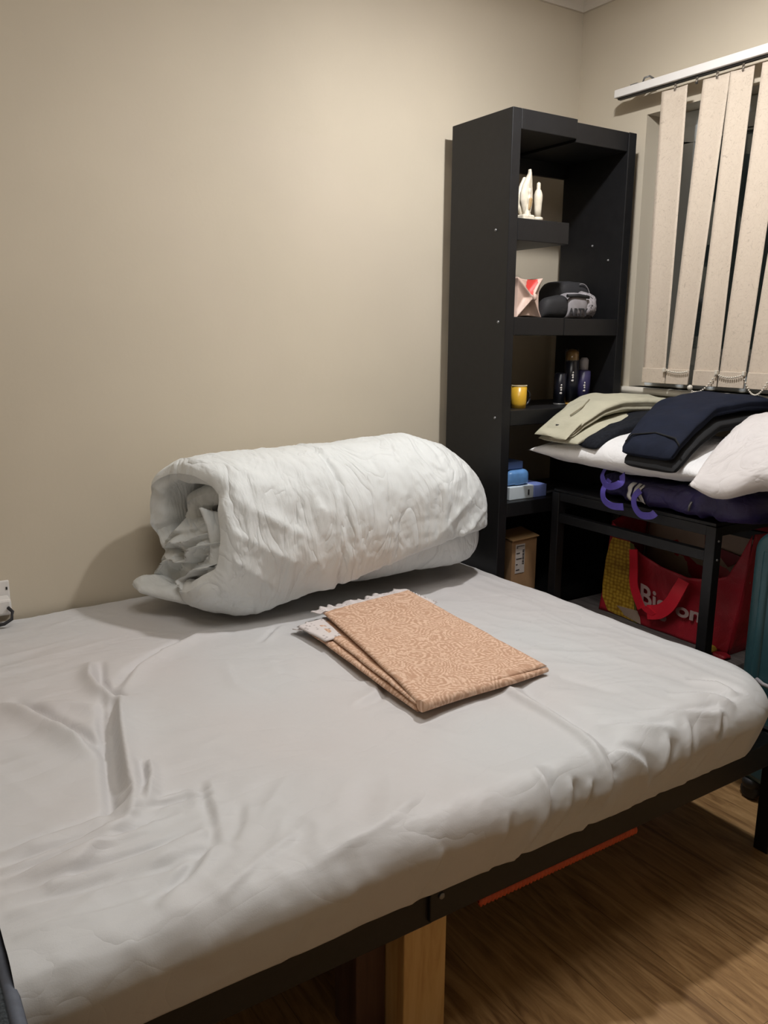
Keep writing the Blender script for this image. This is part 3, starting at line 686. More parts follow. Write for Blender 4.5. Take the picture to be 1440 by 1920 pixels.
# corners: top-left, bottom(front), right, top-right
mk('cloth_layer', quad_layer((1.215, 2.345), (1.185, 1.66), (1.655, 1.685), (1.69, 2.42), -0.982, 0.016, 71), 'paisley', cl)
mk('cloth_layer', quad_layer((1.305, 2.40), (1.190, 1.645), (1.672, 1.672), (1.70, 2.45), -0.950, 0.015, 81,
    lift=lambda U, V: -0.010 * U * (1 - V) + 0.006 * (1 - U) - 0.016 * U * V), 'paisley', cl)
mk('cloth_fold', quad_layer((1.25, 2.37), (1.188, 1.66), (1.40, 1.68), (1.45, 2.40), -0.967, 0.013, 91, n=50, m=24), 'paisley', cl)
# rolled front fold joining the layers
g = G(); pts = [(1.190 + (1.672 - 1.190) * t, 1.648 + 0.026 * t + 0.004 * math.sin(t * 6), -0.970 - 0.014 * t) for t in np.linspace(0, 1, 24)]
g.tube(pts, [0.017 - 0.009 * t ** 1.5 for t in np.linspace(0, 1, 24)], 12)
mk('front_fold', g, 'paisley', cl)
def lace(p0, p1, z, wdt, seed, n=90):
    g = G(); a = Vector((*p0, z)); b_ = Vector((*p1, z)); d = (b_ - a); nrm = Vector((-d.y, d.x, 0)).normalized(); A = []
    for i in range(n + 1):
        t = i / n; w_ = wdt * (0.78 + 0.22 * abs(math.sin(t * n * 0.42)))
        q = a + d * t; row = []
        for j in range(7):
            u = j / 6; row.append(tuple(q + nrm * (w_ * u - 0.012) + Vector((0, 0, 0.004 * math.sin(t * 23 + seed) * u + 0.003 * math.sin(t * 61 + u * 4) - 0.012 * u))))
        A.append(row)
    return g.grid(A)
mk('lace_trim', lace((1.705, 2.43), (1.295, 2.385), -0.950, -0.075, 1), 'lace', cl, solid=0.003)
mk('lace_trim', lace((1.52, 2.415), (1.195, 2.335), -0.975, -0.055, 2), 'lace', cl, solid=0.003)
mk('lace_trim', quad_layer((1.190, 2.375), (1.205, 2.20), (1.275, 2.21), (1.31, 2.40), -0.968, 0.010, 95, n=24, m=16), 'lace', cl)
mk('lace_trim', lace((1.715, 2.30), (1.705, 2.46), -0.960, 0.03, 3, 30), 'lace', cl, solid=0.003)

# ---------------------------------------------------------------- BOOKCASE
BL, BR, BF, BB = 2.287, 3.0, 2.622, 3.007
bc = thing('bookcase', (2.64, 2.8, ZF), 'tall black open backed bookcase standing in the corner by the window', 'bookcase')
mk('side_panel', box(BL, BL + 0.047, BF, BB, ZF, 0.866), 'black_wood', bc, bevel=0.003)
mk('side_panel', box(BR - 0.047, BR, BF, BB, ZF, 0.856), 'black_wood', bc, bevel=0.003)
def shelf(name, x0, x1, z0, z1, y0=BF, y1=BB): return mk(name, box(x0, x1, y0, y1, z0, z1), 'black_wood', bc, bevel=0.003)
XI0, XI1 = BL + 0.047, BR - 0.047; XS = 2.628
shelf('top_panel', XI0, XS + 0.012, 0.790, 0.866); shelf('top_panel', XS + 0.012, XI1, 0.778, 0.856, BF + 0.006)
mk('back_rail', box(XI0, XI1, BB - 0.02, BB, 0.715, 0.79), 'black_wood', bc)
shelf('shelf', XI0, 2.621, 0.372, 0.459)
shelf('shelf', XI0, 2.619, -0.003, 0.071, BF, BB - 0.01); shelf('shelf', 2.621, XI1, -0.003, 0.069, BF, BB - 0.01)
shelf('shelf', XI0, XI1, -0.378, -0.313)
shelf('shelf', XI0, XI1, -0.775, -0.712)
shelf('shelf', XI0, XI1, -1.22, -1.15)
shelf('plinth', XI0, XI1, ZF, ZF + 0.1)
mk('back_rail', box(XI0, XI1, BB - 0.02, BB, -1.15, -0.775), 'black_wood', bc)
for (bx, by, bz, ax) in ((BL - 0.001, 2.665, 0.05, 0), (BL - 0.001, 2.665, -0.345, 0), (XI1 - 0.001, 2.80, 0.40, 0), (XI1 - 0.001, 2.70, 0.33, 0), (BL - 0.001, 2.70, 0.415, 0)):
    mk('bolt', G().sphere((bx, by, bz), 0.006, 8, 6), 'bolt', bc)

# items on it
an = thing('angel_figurine', (2.452, 2.72, 0.459), 'cream winged angel figurine on the highest open shelf', 'figurine')
mk('base', box(2.425, 2.488, 2.69, 2.75, 0.459, 0.488), 'ceramic', an, bevel=0.006)
def blade(cx, cy, z0, prof, ty, lean=0.0, n=26):
    """leaf shaped solid: prof = [(z, xl, xr)]"""
    zs = np.linspace(prof[0][0], prof[-1][0], n); A = []
    for z in zs:
        xl = np.interp(z, [p[0] for p in prof], [p[1] for p in prof]); xr = np.interp(z, [p[0] for p in prof], [p[2] for p in prof])
        c_, a = (xl + xr) / 2, max((xr - xl) / 2, 0.0015); tt = ty * min(1, a / 0.02) ** 0.5
        A.append([(cx + c_ + a * math.cos(q), cy + tt * math.sin(q) * (1 + 0.25 * math.cos(3 * q)), z0 + z) for q in np.linspace(0, 2 * math.pi, 16, endpoint=False)])
    g = G().grid(A, close_v=True); g.add(A[0], [tuple(range(16))]); g.add(A[-1], [tuple(range(16))]); return g
mk('wing', blade(2.43, 2.72, 0.475, [(0, 0.03, 0.042), (0.03, 0.015, 0.058), (0.07, 0.0, 0.066), (0.10, 0.0, 0.064), (0.135, 0.012, 0.06), (0.16, 0.028, 0.058), (0.18, 0.04, 0.056), (0.195, 0.042, 0.052)], 0.014), 'ceramic', an)
mk('wing', blade(2.428, 2.738, 0.475, [(0, 0.03, 0.042), (0.04, 0.0, 0.05), (0.09, -0.006, 0.05), (0.13, 0.01, 0.045), (0.165, 0.03, 0.042)], 0.010), 'ceramic', an)
mk('angel_body', blade(2.44, 2.705, 0.48, [(0, 0.0, 0.04), (0.02, 0.004, 0.03), (0.05, 0.012, 0.034), (0.075, 0.012, 0.036), (0.085, 0.018, 0.03), (0.1, 0.016, 0.034), (0.112, 0.02, 0.03)], 0.014), 'ceramic', an)
mk('sash', blade(2.447, 2.695, 0.505, [(0, 0.004, 0.012), (0.02, 0.006, 0.024), (0.045, 0.008, 0.028), (0.05, 0.012, 0.02)], 0.006), 'ceramic_gold', an)
ma = thing('praying_figurine', (2.532, 2.72, 0.459), 'slim cream robed standing figurine with a blue base beside the angel', 'figurine')
mk('base', G().lathe((2.531, 2.72, 0.459), [(0, 0), (0.022, 0), (0.023, 0.012), (0, 0.012)]), 'blue_base', ma)
mk('base_rim', G().lathe((2.531, 2.72, 0.471), [(0, 0), (0.023, 0), (0.021, 0.012), (0.012, 0.016), (0, 0.016)]), 'ceramic', ma)
mk('robed_body', G().lathe((2.529, 2.72, 0.485), [(0.0, 0), (0.015, 0), (0.0155, 0.03), (0.017, 0.055), (0.0185, 0.075), (0.018, 0.09), (0.013, 0.105), (0.008, 0.112), (0.0085, 0.125), (0.0075, 0.136), (0.0, 0.141)], 20), 'ceramic', ma)

gb = thing('gift_pouch', (2.48, 2.72, 0.071), 'blush satin pouch with red print, pinched into a star, on the middle shelf', 'pouch')
def gift(x0, x1, y0, y1, z0, z1):
    n = 41; U, V = np.meshgrid(np.linspace(-1, 1, n), np.linspace(-1, 1, n), indexing='ij')
    cx, cz = (x0 + x1) / 2, (z0 + z1) / 2; hx, hz = (x1 - x0) / 2, (z1 - z0) / 2
    # sides bow inwards, corners poke out
    X = cx + hx * U * (1 - 0.16 * (1 - V ** 2)); Z = cz + hz * V * (1 - 0.10 * (1 - U ** 2))
    dia = np.minimum(np.abs(U - V), np.abs(U + V)); rad = np.sqrt(U ** 2 + V ** 2)
    D = 0.030 * np.clip(1 - dia * 2.2, 0, 1) ** 1.5 * np.clip(1.2 - rad * 0.6, 0, 1) - 0.030 * np.exp(-(rad / 0.25) ** 2) * 0
    D = D + 0.02 * np.exp(-(rad / 0.16) ** 2)
    Yf = y0 + 0.03 - D; Yb = y1 + 0 * D
    g = G(); g.grid(np.stack([X, Yf, Z], -1)); 
    F = np.stack([X, Yf, Z], -1); Bk = np.stack([X, Yb, Z], -1); g.grid(Bk)
    for s_ in (0, -1): g.grid(np.stack([F[s_], Bk[s_]], 0)); g.grid(np.stack([F[:, s_], Bk[:, s_]], 0))
    return g, (X, Yf, Z, U, V)
gg, (GX, GY, GZ, GU, GV) = gift(2.405, 2.549, 2.67, 2.80, 0.071, 0.236)
mk('pouch_body', gg, 'gift', gb)
# red print following the upper fold
i0, i1 = 13, 36
A = np.stack([GX, GY - 0.002, GZ], -1)
g = G()
for i in range(12, 33):
    for j in range(22, 40):
        u, v = GU[i, j], GV[i, j]
        if v > abs(u + 0.02) * 1.05 + 0.12 and u > -0.42 + 0.25 * v:
            q = [A[i, j], A[i + 1, j], A[i + 1, j + 1], A[i, j + 1]]; g.add(q, [(0, 1, 2, 3)], True)
mk('red_print', g, 'gift_red', gb)
mk('tie_knot', G().sphere((2.477, 2.658, 0.155), 0.011, 10, 8, (1, 0.7, 1.3)), 'gift', gb)

def super_slab(x0, x1, y0, y1, z0, z1, p=3.0, n=28, m=28, taper=(1, 1), seed=1, wr=0.003):
    A = []
    for i in range(n + 1):
        t = i / n; x = x0 + (x1 - x0) * t
        e = (1 - abs(2 * t - 1) ** 5) ** 0.5; k = (taper[0] + (taper[1] - taper[0]) * t) * max(e, 0.02)
        ring = []
        for j in range(m):
            a = 2 * math.pi * j / m; c_, s_ = math.cos(a), math.sin(a)
            y = (y0 + y1) / 2 + (y1 - y0) / 2 * np.sign(c_) * abs(c_) ** (2 / p) * k
            hz = (z1 - z0) / 2
            z = z0 + hz * (1 if 1 else k) * k + hz * np.sign(s_) * abs(s_) ** (2 / p) * k
            nn = float(wr * fbm(np.array(x * 22.), np.array(y * 22.), z * 22, seed, 2))
            ring.append((x, y + nn, max(z0, z + nn)))
        A.append(ring)
    g = G().grid(A, close_v=True); g.add(A[0], [tuple(range(m))]); g.add(A[-1], [tuple(range(m))]); return g
tbg = thing('toiletry_bag', (2.9, 2.86, 0.071), 'black soft toiletry bag with grey piping at the back of the middle shelf', 'bag')
mk('bag_body', super_slab(2.70, 2.955, 2.76, 2.92, 0.071, 0.24, 3.5, seed=4), 'pouch_dark', tbg)
mk('piping', G().tube([(2.86 + 0.055 * math.sin(a), 2.762, 0.155 + 0.072 * math.cos(a)) for a in np.linspace(-0.3, 1.9, 16)], 0.0025, 6), 'pouch_grey', tbg)
pp = thing('printed_pouch', (2.70, 2.70, 0.071), 'small pouch, black at one end and grey printed with letters at the other', 'pouch')
mk('pouch_body', super_slab(2.546, 2.70, 2.655, 2.745, 0.071, 0.178, 2.6, taper=(0.75, 1.0), seed=6), 'pouch_black', pp)
def printed():
    m, t, b = nt('grey_letter_print'); L = t.links.new; N = t.nodes.new
    tc = N('ShaderNodeTexCoord'); n = N('ShaderNodeTexNoise'); n.inputs['Scale'].default_value = 38; n.inputs['Detail'].default_value = 2; n.inputs['Distortion'].default_value = 2
    L(tc.outputs['Object'], n.inputs['Vector'])
    r = N('ShaderNodeValToRGB'); r.color_ramp.interpolation = 'CONSTANT'; e = r.color_ramp.elements
    e[0].position = 0; e[0].color = (0.05, 0.045, 0.05, 1); e[1].position = 0.44; e[1].color = (0.34, 0.32, 0.34, 1); k = e.new(0.6); k.color = (0.20, 0.19, 0.20, 1)
    L(n.outputs['Fac'], r.inputs[0]); L(r.outputs[0], b.inputs['Base Color']); b.inputs['Roughness'].default_value = 0.5; return m
M['printed'] = printed()
mk('pouch_front', super_slab(2.665, 2.80, 2.646, 2.752, 0.071, 0.182, 3.0, seed=8), 'pouch_grey', pp)
mk('gathered_end', super_slab(2.775, 2.862, 2.65, 2.75, 0.071, 0.184, 2.4, seed=9, wr=0.012), M['printed'], pp)
mk('zip_band', G().tube([(2.66, 2.652, 0.165), (2.72, 2.644, 0.168), (2.785, 2.646, 0.162)], 0.008, 6), 'pouch_black', pp)

def text_part(name, body, size, origin, xdir, updir, m, parent, ext=0.0008, shear=0.0, bold=0.0, wide=1.0):
    cu = bpy.data.curves.new(name, 'FONT'); cu.body = body; cu.size = size * S; cu.extrude = ext; cu.offset = bold; cu.shear = shear
    to = bpy.data.objects.new(name, cu); COL.objects.link(to)
    bpy.context.view_layer.update()
    me = bpy.data.meshes.new_from_object(to.evaluated_get(bpy.context.evaluated_depsgraph_get()))
    bpy.data.objects.remove(to)
    xd = Vector(xdir).normalized(); ud = Vector(updir).normalized(); nd = xd.cross(ud)
    M3 = Matrix((xd * wide, ud, nd)).transposed().to_4x4(); M3.translation = P(*origin) - root_of(parent).location
    me.transform(M3); me.materials.clear(); me.materials.append(M[m])
    o = bpy.data.objects.new(name, me); COL.objects.link(o); o.parent = parent; return o
text_part('lettering', 'ARTY', 0.046, (2.665, 2.643, 0.082), (1, -0.0, 0), (0, 0.0, 1), 'ink', pp, bold=0.0006)

mg = thing('mug', (2.455, 2.70, -0.313), 'yellow mug with dark handle at the left end of the third shelf', 'mug')
mk('mug_body', G().lathe((2.447, 2.70, -0.313), [(0, 0), (0.030, 0), (0.033, 0.02), (0.034, 0.095), (0.031, 0.095), (0.029, 0.01), (0, 0.008)]), 'yellow', mg)
mk('rim', G().lathe((2.447, 2.70, -0.218), [(0.030, 0), (0.035, 0), (0.035, 0.004), (0.030, 0.004)]), 'cream', mg)
mk('handle', G().tube([(2.478 + 0.030 * math.sin(a), 2.697, -0.268 + 0.034 * math.cos(a)) for a in np.linspace(0, math.pi, 14)], 0.0055, 8), 'black_gloss', mg)
def can(name, c, r, h, body, label, caph=0.0, capm=None, inner=False, mark=True, ring=None, over=None):
    t = thing(name, c, label, 'spray can' if name == 'spray_can' else 'bottle', 'cans and bottles on the third shelf')
    mk('can_body', G().lathe(c, [(0, 0), (r, 0), (r, h * 0.97), (r * 0.7, h), (0, h)]), body, t)
    if ring: mk('bottom_ring', G().lathe((c[0], c[1], c[2]), [(0, 0), (r * 1.04, 0), (r * 1.04, 0.008), (r, 0.009)]), ring, t)
    if capm: mk('cap', G().lathe((c[0], c[1], c[2] + h), [(0, 0), (r * 0.62, 0), (r * 0.62, caph * 0.6), (r * 0.4, caph * 0.75), (0, caph * 0.75)]), capm, t)
    if over: mk('clear_cap', G().lathe((c[0], c[1], c[2] + h * 0.98), [(r * 0.97, 0), (r * 0.97, over), (0, over)]), 'clear', t)
    if mark:
        g = G()
        for dz, sx in ((0.0, 0.011), (0.014, 0.006), (0.024, 0.009), (0.036, 0.005)):
            g.sphere((c[0] - r * 0.55 + 0.0, c[1] - r * 0.86, c[2] + h * mark + dz), 0.006, 8, 5, (sx / 0.006, 0.25, 0.8))
        mk('printed_mark', g, 'white_print', t)
    return t
can('spray_can', (2.722, 2.73, -0.313), 0.027, 0.145, 'black_gloss', 'short black can with white printed mark left of the tall can', mark=0.38, ring='bolt', caph=0.01)
can('spray_can', (2.790, 2.73, -0.313), 0.032, 0.20, 'black_gloss', 'tall black can with amber nozzle under a clear cap', caph=0.05, capm='amber', mark=0.55, ring='amber', over=0.055)
can('spray_bottle', (2.868, 2.73, -0.313), 0.032, 0.155, 'navy_gloss', 'dark violet bottle with grey top at the right of the spray cans', caph=0.075, capm='pouch_grey', mark=0.4)
can('spray_bottle', (2.828, 2.80, -0.313), 0.022, 0.11, 'black_gloss', 'small dark bottle tucked between the tall can and the violet bottle', caph=0.02, capm='clear', mark=0)

fz = -0.712
bx = thing('carton', (2.48, 2.76, fz), 'flat white and lilac carton at the bottom of the stack of blue packs', 'box')
mk('carton_body', box(2.38, 2.522, 2.66, 2.79, fz, fz + 0.058), 'carton_white', bx, bevel=0.003)
mk('carton_end', box(2.523, 2.60, 2.66, 2.79, fz, fz + 0.056), 'carton_lilac', bx, bevel=0.003)
mk('printed_mark', box(2.487, 2.494, 2.657, 2.661, fz + 0.016, fz + 0.040), 'ink', bx)
bw = mk('wrapped_pack', super_slab(2.37, 2.522, 2.67, 2.80, fz + 0.0585, fz + 0.130, 5, seed=12, wr=0.004), 'blue_wrap')
tag(bw, 'bright blue plastic wrapped pack on top of the white and lilac carton', 'pack')
bw2 = mk('small_pack', box(2.38, 2.480, 2.69, 2.78, fz + 0.1305, fz + 0.165), 'blue_dark', bevel=0.004)
tag(bw2, 'small dull blue pack topmost on the stack of blue packs', 'pack')

cb = thing('cardboard_box', (2.51, 2.74, -1.15), 'upright brown cardboard box with a paper label on the lower shelf', 'box')
g = G(); z0, z1 = -1.15, -0.905
mk('box_body', box(2.427, 2.575, 2.68, 2.80, z0, z1), 'card', cb, bevel=0.002)
g = G(); g.extrude_poly([(2.420, 2.672, z1), (2.580, 2.672, z1 + 0.006), (2.585, 2.80, z1 + 0.022), (2.425, 2.80, z1 + 0.012)], (0, 0, 0.004))
mk('box_flap', g, 'card_light', cb)
mk('paper_label', box(2.447, 2.502, 2.6785, 2.6805, z0 + 0.09, z1 - 0.02), 'label', cb)
g = G()
for k in range(9): g.box(2.487, 2.497, 2.6775, 2.679, z1 - 0.05 - k * 0.008, z1 - 0.05 - k * 0.008 + (0.0045 if k % 2 else 0.003))
g.box(2.4965, 2.498, 2.6775, 2.679, z1 - 0.116, z1 - 0.044)
mk('label_barcode', g, 'ink', cb)
for k in range(5): mk('label_line', box(2.451, 2.46 + 0.012 * (k % 3), 2.6775, 2.679, z1 - 0.037 - k * 0.026, z1 - 0.033 - k * 0.026), 'ink', cb)
mk('label_line', box(2.453, 2.497, 2.6775, 2.679, z1 - 0.03, z1 - 0.027), 'ink', cb)

# ---------------------------------------------------------------- BLIND
bl = thing('vertical_blind', (3.0, 2.0, -0.2), 'cream speckled vertical blind on a white rail over the window', 'blind')
RY0, RY1 = 0.85, 2.755
mk('head_rail', box(2.985, 3.035, RY0, RY1, 1.022, 1.056), 'plastic', bl, bevel=0.004)
mk('rail_channel', box(3.0, 3.02, RY0 + 0.02, RY1 - 0.01, 1.016, 1.023), 'dark_hole', bl)
for y in (2.66, 1.7, 1.0): mk('bracket', G().add([], []).box(3.0, 3.1, y - 0.02, y + 0.02, 1.056, 1.064), 'bolt', bl)
mk('bracket_clip', G().tube([(2.99, 2.60, 1.056), (2.985, 2.59, 1.068), (3.0, 2.575, 1.074), (3.02, 2.57, 1.066)], 0.004, 6), 'bolt', bl)
def slat(yt0, yt1, yb0, yb1, dx0=0.0, dx1=0.0, seed=0):
    n = 30; A = []
    for i in range(n + 1):
        t = i / n; z = 0.998 - t * (0.998 + 0.205)
        y0 = yt0 + (yb0 - yt0) * t; y1 = yt1 + (yb1 - yt1) * t; row = []
        for j in range(9):
            u = j / 8; bow = 0.006 * math.sin(math.pi * u) + 0.004 * math.sin(t * 5 + seed) * (u - 0.5)
            pin = 1 - 0.0 * t
            row.append((3.005 + dx0 + (dx1 - dx0) * u * 1.0 + bow, y0 + (y1 - y0) * (u), z))
        A.append(row)
    o = mk('slat', G().grid(A), 'blind', bl, solid=0.0015)
    # bottom weight pocket
    g = G(); zt, zb = -0.142, -0.206
    ya0 = yt0 + (yb0 - yt0) * 0.95; ya1 = yt1 + (yb1 - yt1) * 0.95
    x0 = 3.005 + dx0; x1 = 3.005 + dx1
    g.extrude_poly([(x0 - 0.004, ya0 + 0.001, zt), (x1 - 0.004, ya1 - 0.001, zt), (x1 - 0.004, yb1 - 0.001, zb), (x0 - 0.004, yb0 + 0.001, zb)], (0.008, 0, 0))
    mk('slat_pocket', g, 'blind', o, bevel=0.002)
    yc = (yt0 + yt1) / 2
    mk('slat_clip', G().tube([(3.01, yc, 1.02), (3.008, yc, 0.99)], 0.005, 6), 'clear', o)
    return o
slats = [(2.509, 2.381, 2.504, 2.381), (2.306, 2.187, 2.375, 2.263), (2.183, 2.083, 2.238, 2.122), (2.050, 1.93, 2.114, 2.000), (1.90, 1.78, 1.988, 1.873), (1.74, 1.62, 1.82, 1.70), (1.58, 1.46, 1.62, 1.50), (1.42, 1.30, 1.44, 1.32), (1.24, 1.12, 1.25, 1.13), (1.06, 0.94, 1.06, 0.94)]
for k, q in enumerate(slats): slat(*q, seed=k)
mk('slat_clip', G().tube([(3.01, 2.341, 1.02), (3.008, 2.341, 0.992)], 0.005, 6), 'clear', bl)
def chain(pts, sag, n):
    (x0, y0, z0), (x1, y1, z1) = pts; g = G()
    for i in range(n + 1):
        t = i / n; g.sphere((x0 + (x1 - x0) * t, y0 + (y1 - y0) * t, z0 + (z1 - z0) * t - sag * 4 * t * (1 - t)), 0.0042, 6, 4)
    return g
chs = [((2.992, 2.375, -0.145), (2.992, 2.262, -0.150), 0.008, 12), ((2.992, 2.236, -0.226), (2.992, 2.125, -0.160), 0.03, 13), ((2.992, 2.115, -0.155), (2.992, 2.0, -0.152), 0.012, 12), ((2.992, 1.995, -0.155), (2.992, 1.88, -0.15), 0.075, 20), ((2.992, 1.86, -0.152), (2.992, 1.74, -0.152), 0.012, 12), ((2.992, 1.70, -0.152), (2.992, 1.52, -0.152), 0.03, 18)]
for a, b_, s_, n in chs: mk('bead_chain', chain((a, b_), s_, n), 'bead', bl)
for y in (2.378, 2.118, 1.994): mk('chain_connector', box(2.985, 3.0, y - 0.006, y + 0.006, -0.155, -0.138), 'bead', bl, bevel=0.002)
mk('chain_connector', G().sphere((2.99, 2.238, -0.215), 0.012, 8, 6), 'bead', bl)

# ---------------------------------------------------------------- TABLE beside the bookcase
TX0, TX1, TY0, TY1, TZ = 2.54, 3.02, 1.742, 2.562, -0.655
tbl = thing('side_table', (2.78, 2.15, ZF), 'black metal framed side table beside the bookcase, under the window', 'table')
mk('tabletop', box(TX0 + 0.005, TX1, TY0 + 0.005, TY1 - 0.005, TZ - 0.012, TZ), 'black_wood', tbl, bevel=0.002)
lw = 0.042
for (x, y) in ((TX0, TY0), (TX0, TY1 - lw), (TX1 - lw, TY0), (TX1 - lw, TY1 - lw)):
    mk('leg', box(x, x + lw, y, y + lw, ZF, TZ - 0.013), 'black_metal', tbl, bevel=0.003)
for z0_, z1_ in ((TZ - 0.05, TZ - 0.013), (-0.800, -0.762)):
    mk('rail', box(TX0 + 0.004, TX0 + 0.036, TY0 + lw, TY1 - lw, z0_, z1_), 'black_metal', tbl, bevel=0.002)
    mk('rail', box(TX1 - 0.036, TX1 - 0.004, TY0 + lw, TY1 - lw, z0_, z1_), 'black_metal', tbl, bevel=0.002)
mk('rail', box(TX0 + lw, TX1 - lw, TY0 + 0.004, TY0 + 0.036, TZ - 0.05, TZ - 0.013), 'black_metal', tbl, bevel=0.002)
mk('rail', box(TX0 + lw, TX1 - lw, TY1 - 0.036, TY1 - 0.004, TZ - 0.05, TZ - 0.013), 'black_metal', tbl, bevel=0.002)
for z in (-0.72, -0.79): mk('bolt', G().sphere((TX0 + 0.02, TY0 - 0.001, z), 0.005, 8, 5), 'bolt', tbl)

# grey padded box below
gx = mk('storage_box', box(2.60, 3.06, 1.70, 2.60, ZF, -1.205), 'grey_fabric', bevel=0.02)
tag(gx, 'low grey fabric box on the floor under the side table', 'box')

# ---------------------------------------------------------------- DUFFEL on the table
def yslab(ys, xf, xb, zb, zt, p=2.6, m=56, seed=1, wr=0.01, end=0.09, floor=None, sq=26):
    """soft slab running along Y; xf,xb,zb,zt functions of y arrays [(y,v)]"""
    f = lambda a, y: float(np.interp(y, [q[0] for q in sorted(a)], [q[1] for q in sorted(a)])) if isinstance(a, (list, tuple)) else a
    A = []; y0, y1 = ys[0], ys[-1]
    for y in ys:
        e = min(abs(y - y0), abs(y1 - y)) / end; e = math.sqrt(max(0, 1 - (1 - min(1, e)) ** 2)); e = max(e, 0.02)
        a, b_, c, d = f(xf, y), f(xb, y), f(zb, y), f(zt, y); ring = []
        for j in range(m):
            q = 2 * math.pi * j / m; c_, s_ = math.cos(q), math.sin(q)
            x = (a + b_) / 2 - (b_ - a) / 2 * np.sign(c_) * abs(c_) ** (2 / p) * (0.5 + 0.5 * e)
            z = (c + d) / 2 + (d - c) / 2 * np.sign(s_) * abs(s_) ** (2 / p) * e
            w_ = float(wr * (fbm(np.array(x * 9.), np.array(y * 7.), z * 12, seed, 3) + 0.5 * ridge(np.array(y * 16. + z * 10), np.array(x * 6 + z * 16), 0, seed + 3, 1) - 0.2))
            x -= w_ * c_; z += w_ * s_
            if floor is not None: z = max(z, floor)
            ring.append((x, y, z))
        A.append(ring)
    A = np.array(A); g = G().grid(A, close_v=True); n = len(A)
    g.add(A[0].tolist(), [tuple(range(m))]); g.add(A[-1].tolist(), [tuple(range(m))]); return g, A
duf = thing('duffel_bag', (2.76, 1.95, TZ), 'dark purple sports bag with white stripes lying on the side table', 'bag')
ys = np.linspace(1.585, 2.375, 90)
DXF = [(1.46, 2.50), (1.7, 2.50), (2.05, 2.53), (2.375, 2.585)]
DZT = [(1.46, -0.50), (1.7, -0.51), (2.0, -0.548), (2.375, -0.55)]
g, DA = yslab(ys, DXF, 2.98, TZ, DZT, 3.6, 64, 3, 0.016, 0.08, TZ + 0.0005)
DA_ = DA
mk('bag_body', g, 'purple', duf)
def front_pt(y, z, off=0.004):
    i = int(np.argmin(abs(ys - y))); q = [p for p in DA_[i] if p[0] < 2.70]; q.sort(key=lambda p: p[2])
    return (float(np.interp(z, [p[2] for p in q], [p[0] for p in q])) - off, y, z)
def strip(path, wy, m, parent, name, off=0.004, n=14):
    A = []
    for t in np.linspace(0, 1, n):
        y = np.interp(t, np.linspace(0, 1, len(path)), [q[0] for q in path]); z = np.interp(t, np.linspace(0, 1, len(path)), [q[1] for q in path])
        A.append([front_pt(y + d, z, off) for d in (wy / 2, 0, -wy / 2)])
    return mk(name, G().grid(A), m, parent, solid=0.003)
for k in range(3):
    y = 2.148 - k * 0.030
    strip([(y - 0.01, -0.568), (y, -0.588), (y - 0.004, -0.605), (y - 0.014, -0.640)], 0.019, 'white_print', duf, 'white_stripe', off=0.006)
def ribbon(pts, wdir, wd, m, parent, name, solid=0.004, n=40):
    pts = [Vector(p) for p in pts]; Q = []
    for i in range(n + 1):
        t = i / n * (len(pts) - 1); k = min(int(t), len(pts) - 2); u = t - k
        p0, p1, p2, p3 = pts[max(k - 1, 0)], pts[k], pts[k + 1], pts[min(k + 2, len(pts) - 1)]
        Q.append(0.5 * ((2 * p1) + (-p0 + p2) * u + (2 * p0 - 5 * p1 + 4 * p2 - p3) * u * u + (-p0 + 3 * p1 - 3 * p2 + p3) * u ** 3))
    A = []
    for i, q in enumerate(Q):
        if wdir == 'auto':
            d = (Q[min(i + 1, n)] - Q[max(i - 1, 0)]).normalized(); wv = Vector((0.15, -d.z, d.y)); wv = wv.normalized()
        else: wv = Vector(wdir).normalized()
        A.append([tuple(q + wv * wd * s_) for s_ in (-0.5, 0, 0.5)])
    return mk(name, G().grid(A, smooth=False), m, parent, solid=solid)
ribbon([(2.55, 2.275, -0.525), (2.515, 2.262, -0.555), (2.50, 2.225, -0.585), (2.49, 2.18, -0.582), (2.495, 2.145, -0.560), (2.52, 2.165, -0.535)], 'auto', 0.028, 'strap', duf, 'carry_strap', solid=0.0025)
ribbon([(2.52, 2.225, -0.565), (2.50, 2.238, -0.605), (2.50, 2.232, -0.645), (2.505, 2.195, -0.664), (2.51, 2.14, -0.660)], 'auto', 0.028, 'strap', duf, 'carry_strap', solid=0.0025)
ribbon([(2.525, 2.075, -0.585), (2.51, 2.088, -0.61), (2.505, 2.082, -0.645), (2.50, 2.045, -0.672), (2.50, 2.0, -0.668), (2.51, 1.985, -0.655)], 'auto', 0.028, 'strap', duf, 'carry_strap', solid=0.0025)
mk('zip_pull', G().tube([front_pt(1.83, -0.585, 0.008), front_pt(1.835, -0.60, 0.01), front_pt(1.84, -0.62, 0.01)], 0.004, 6), 'bolt', duf)

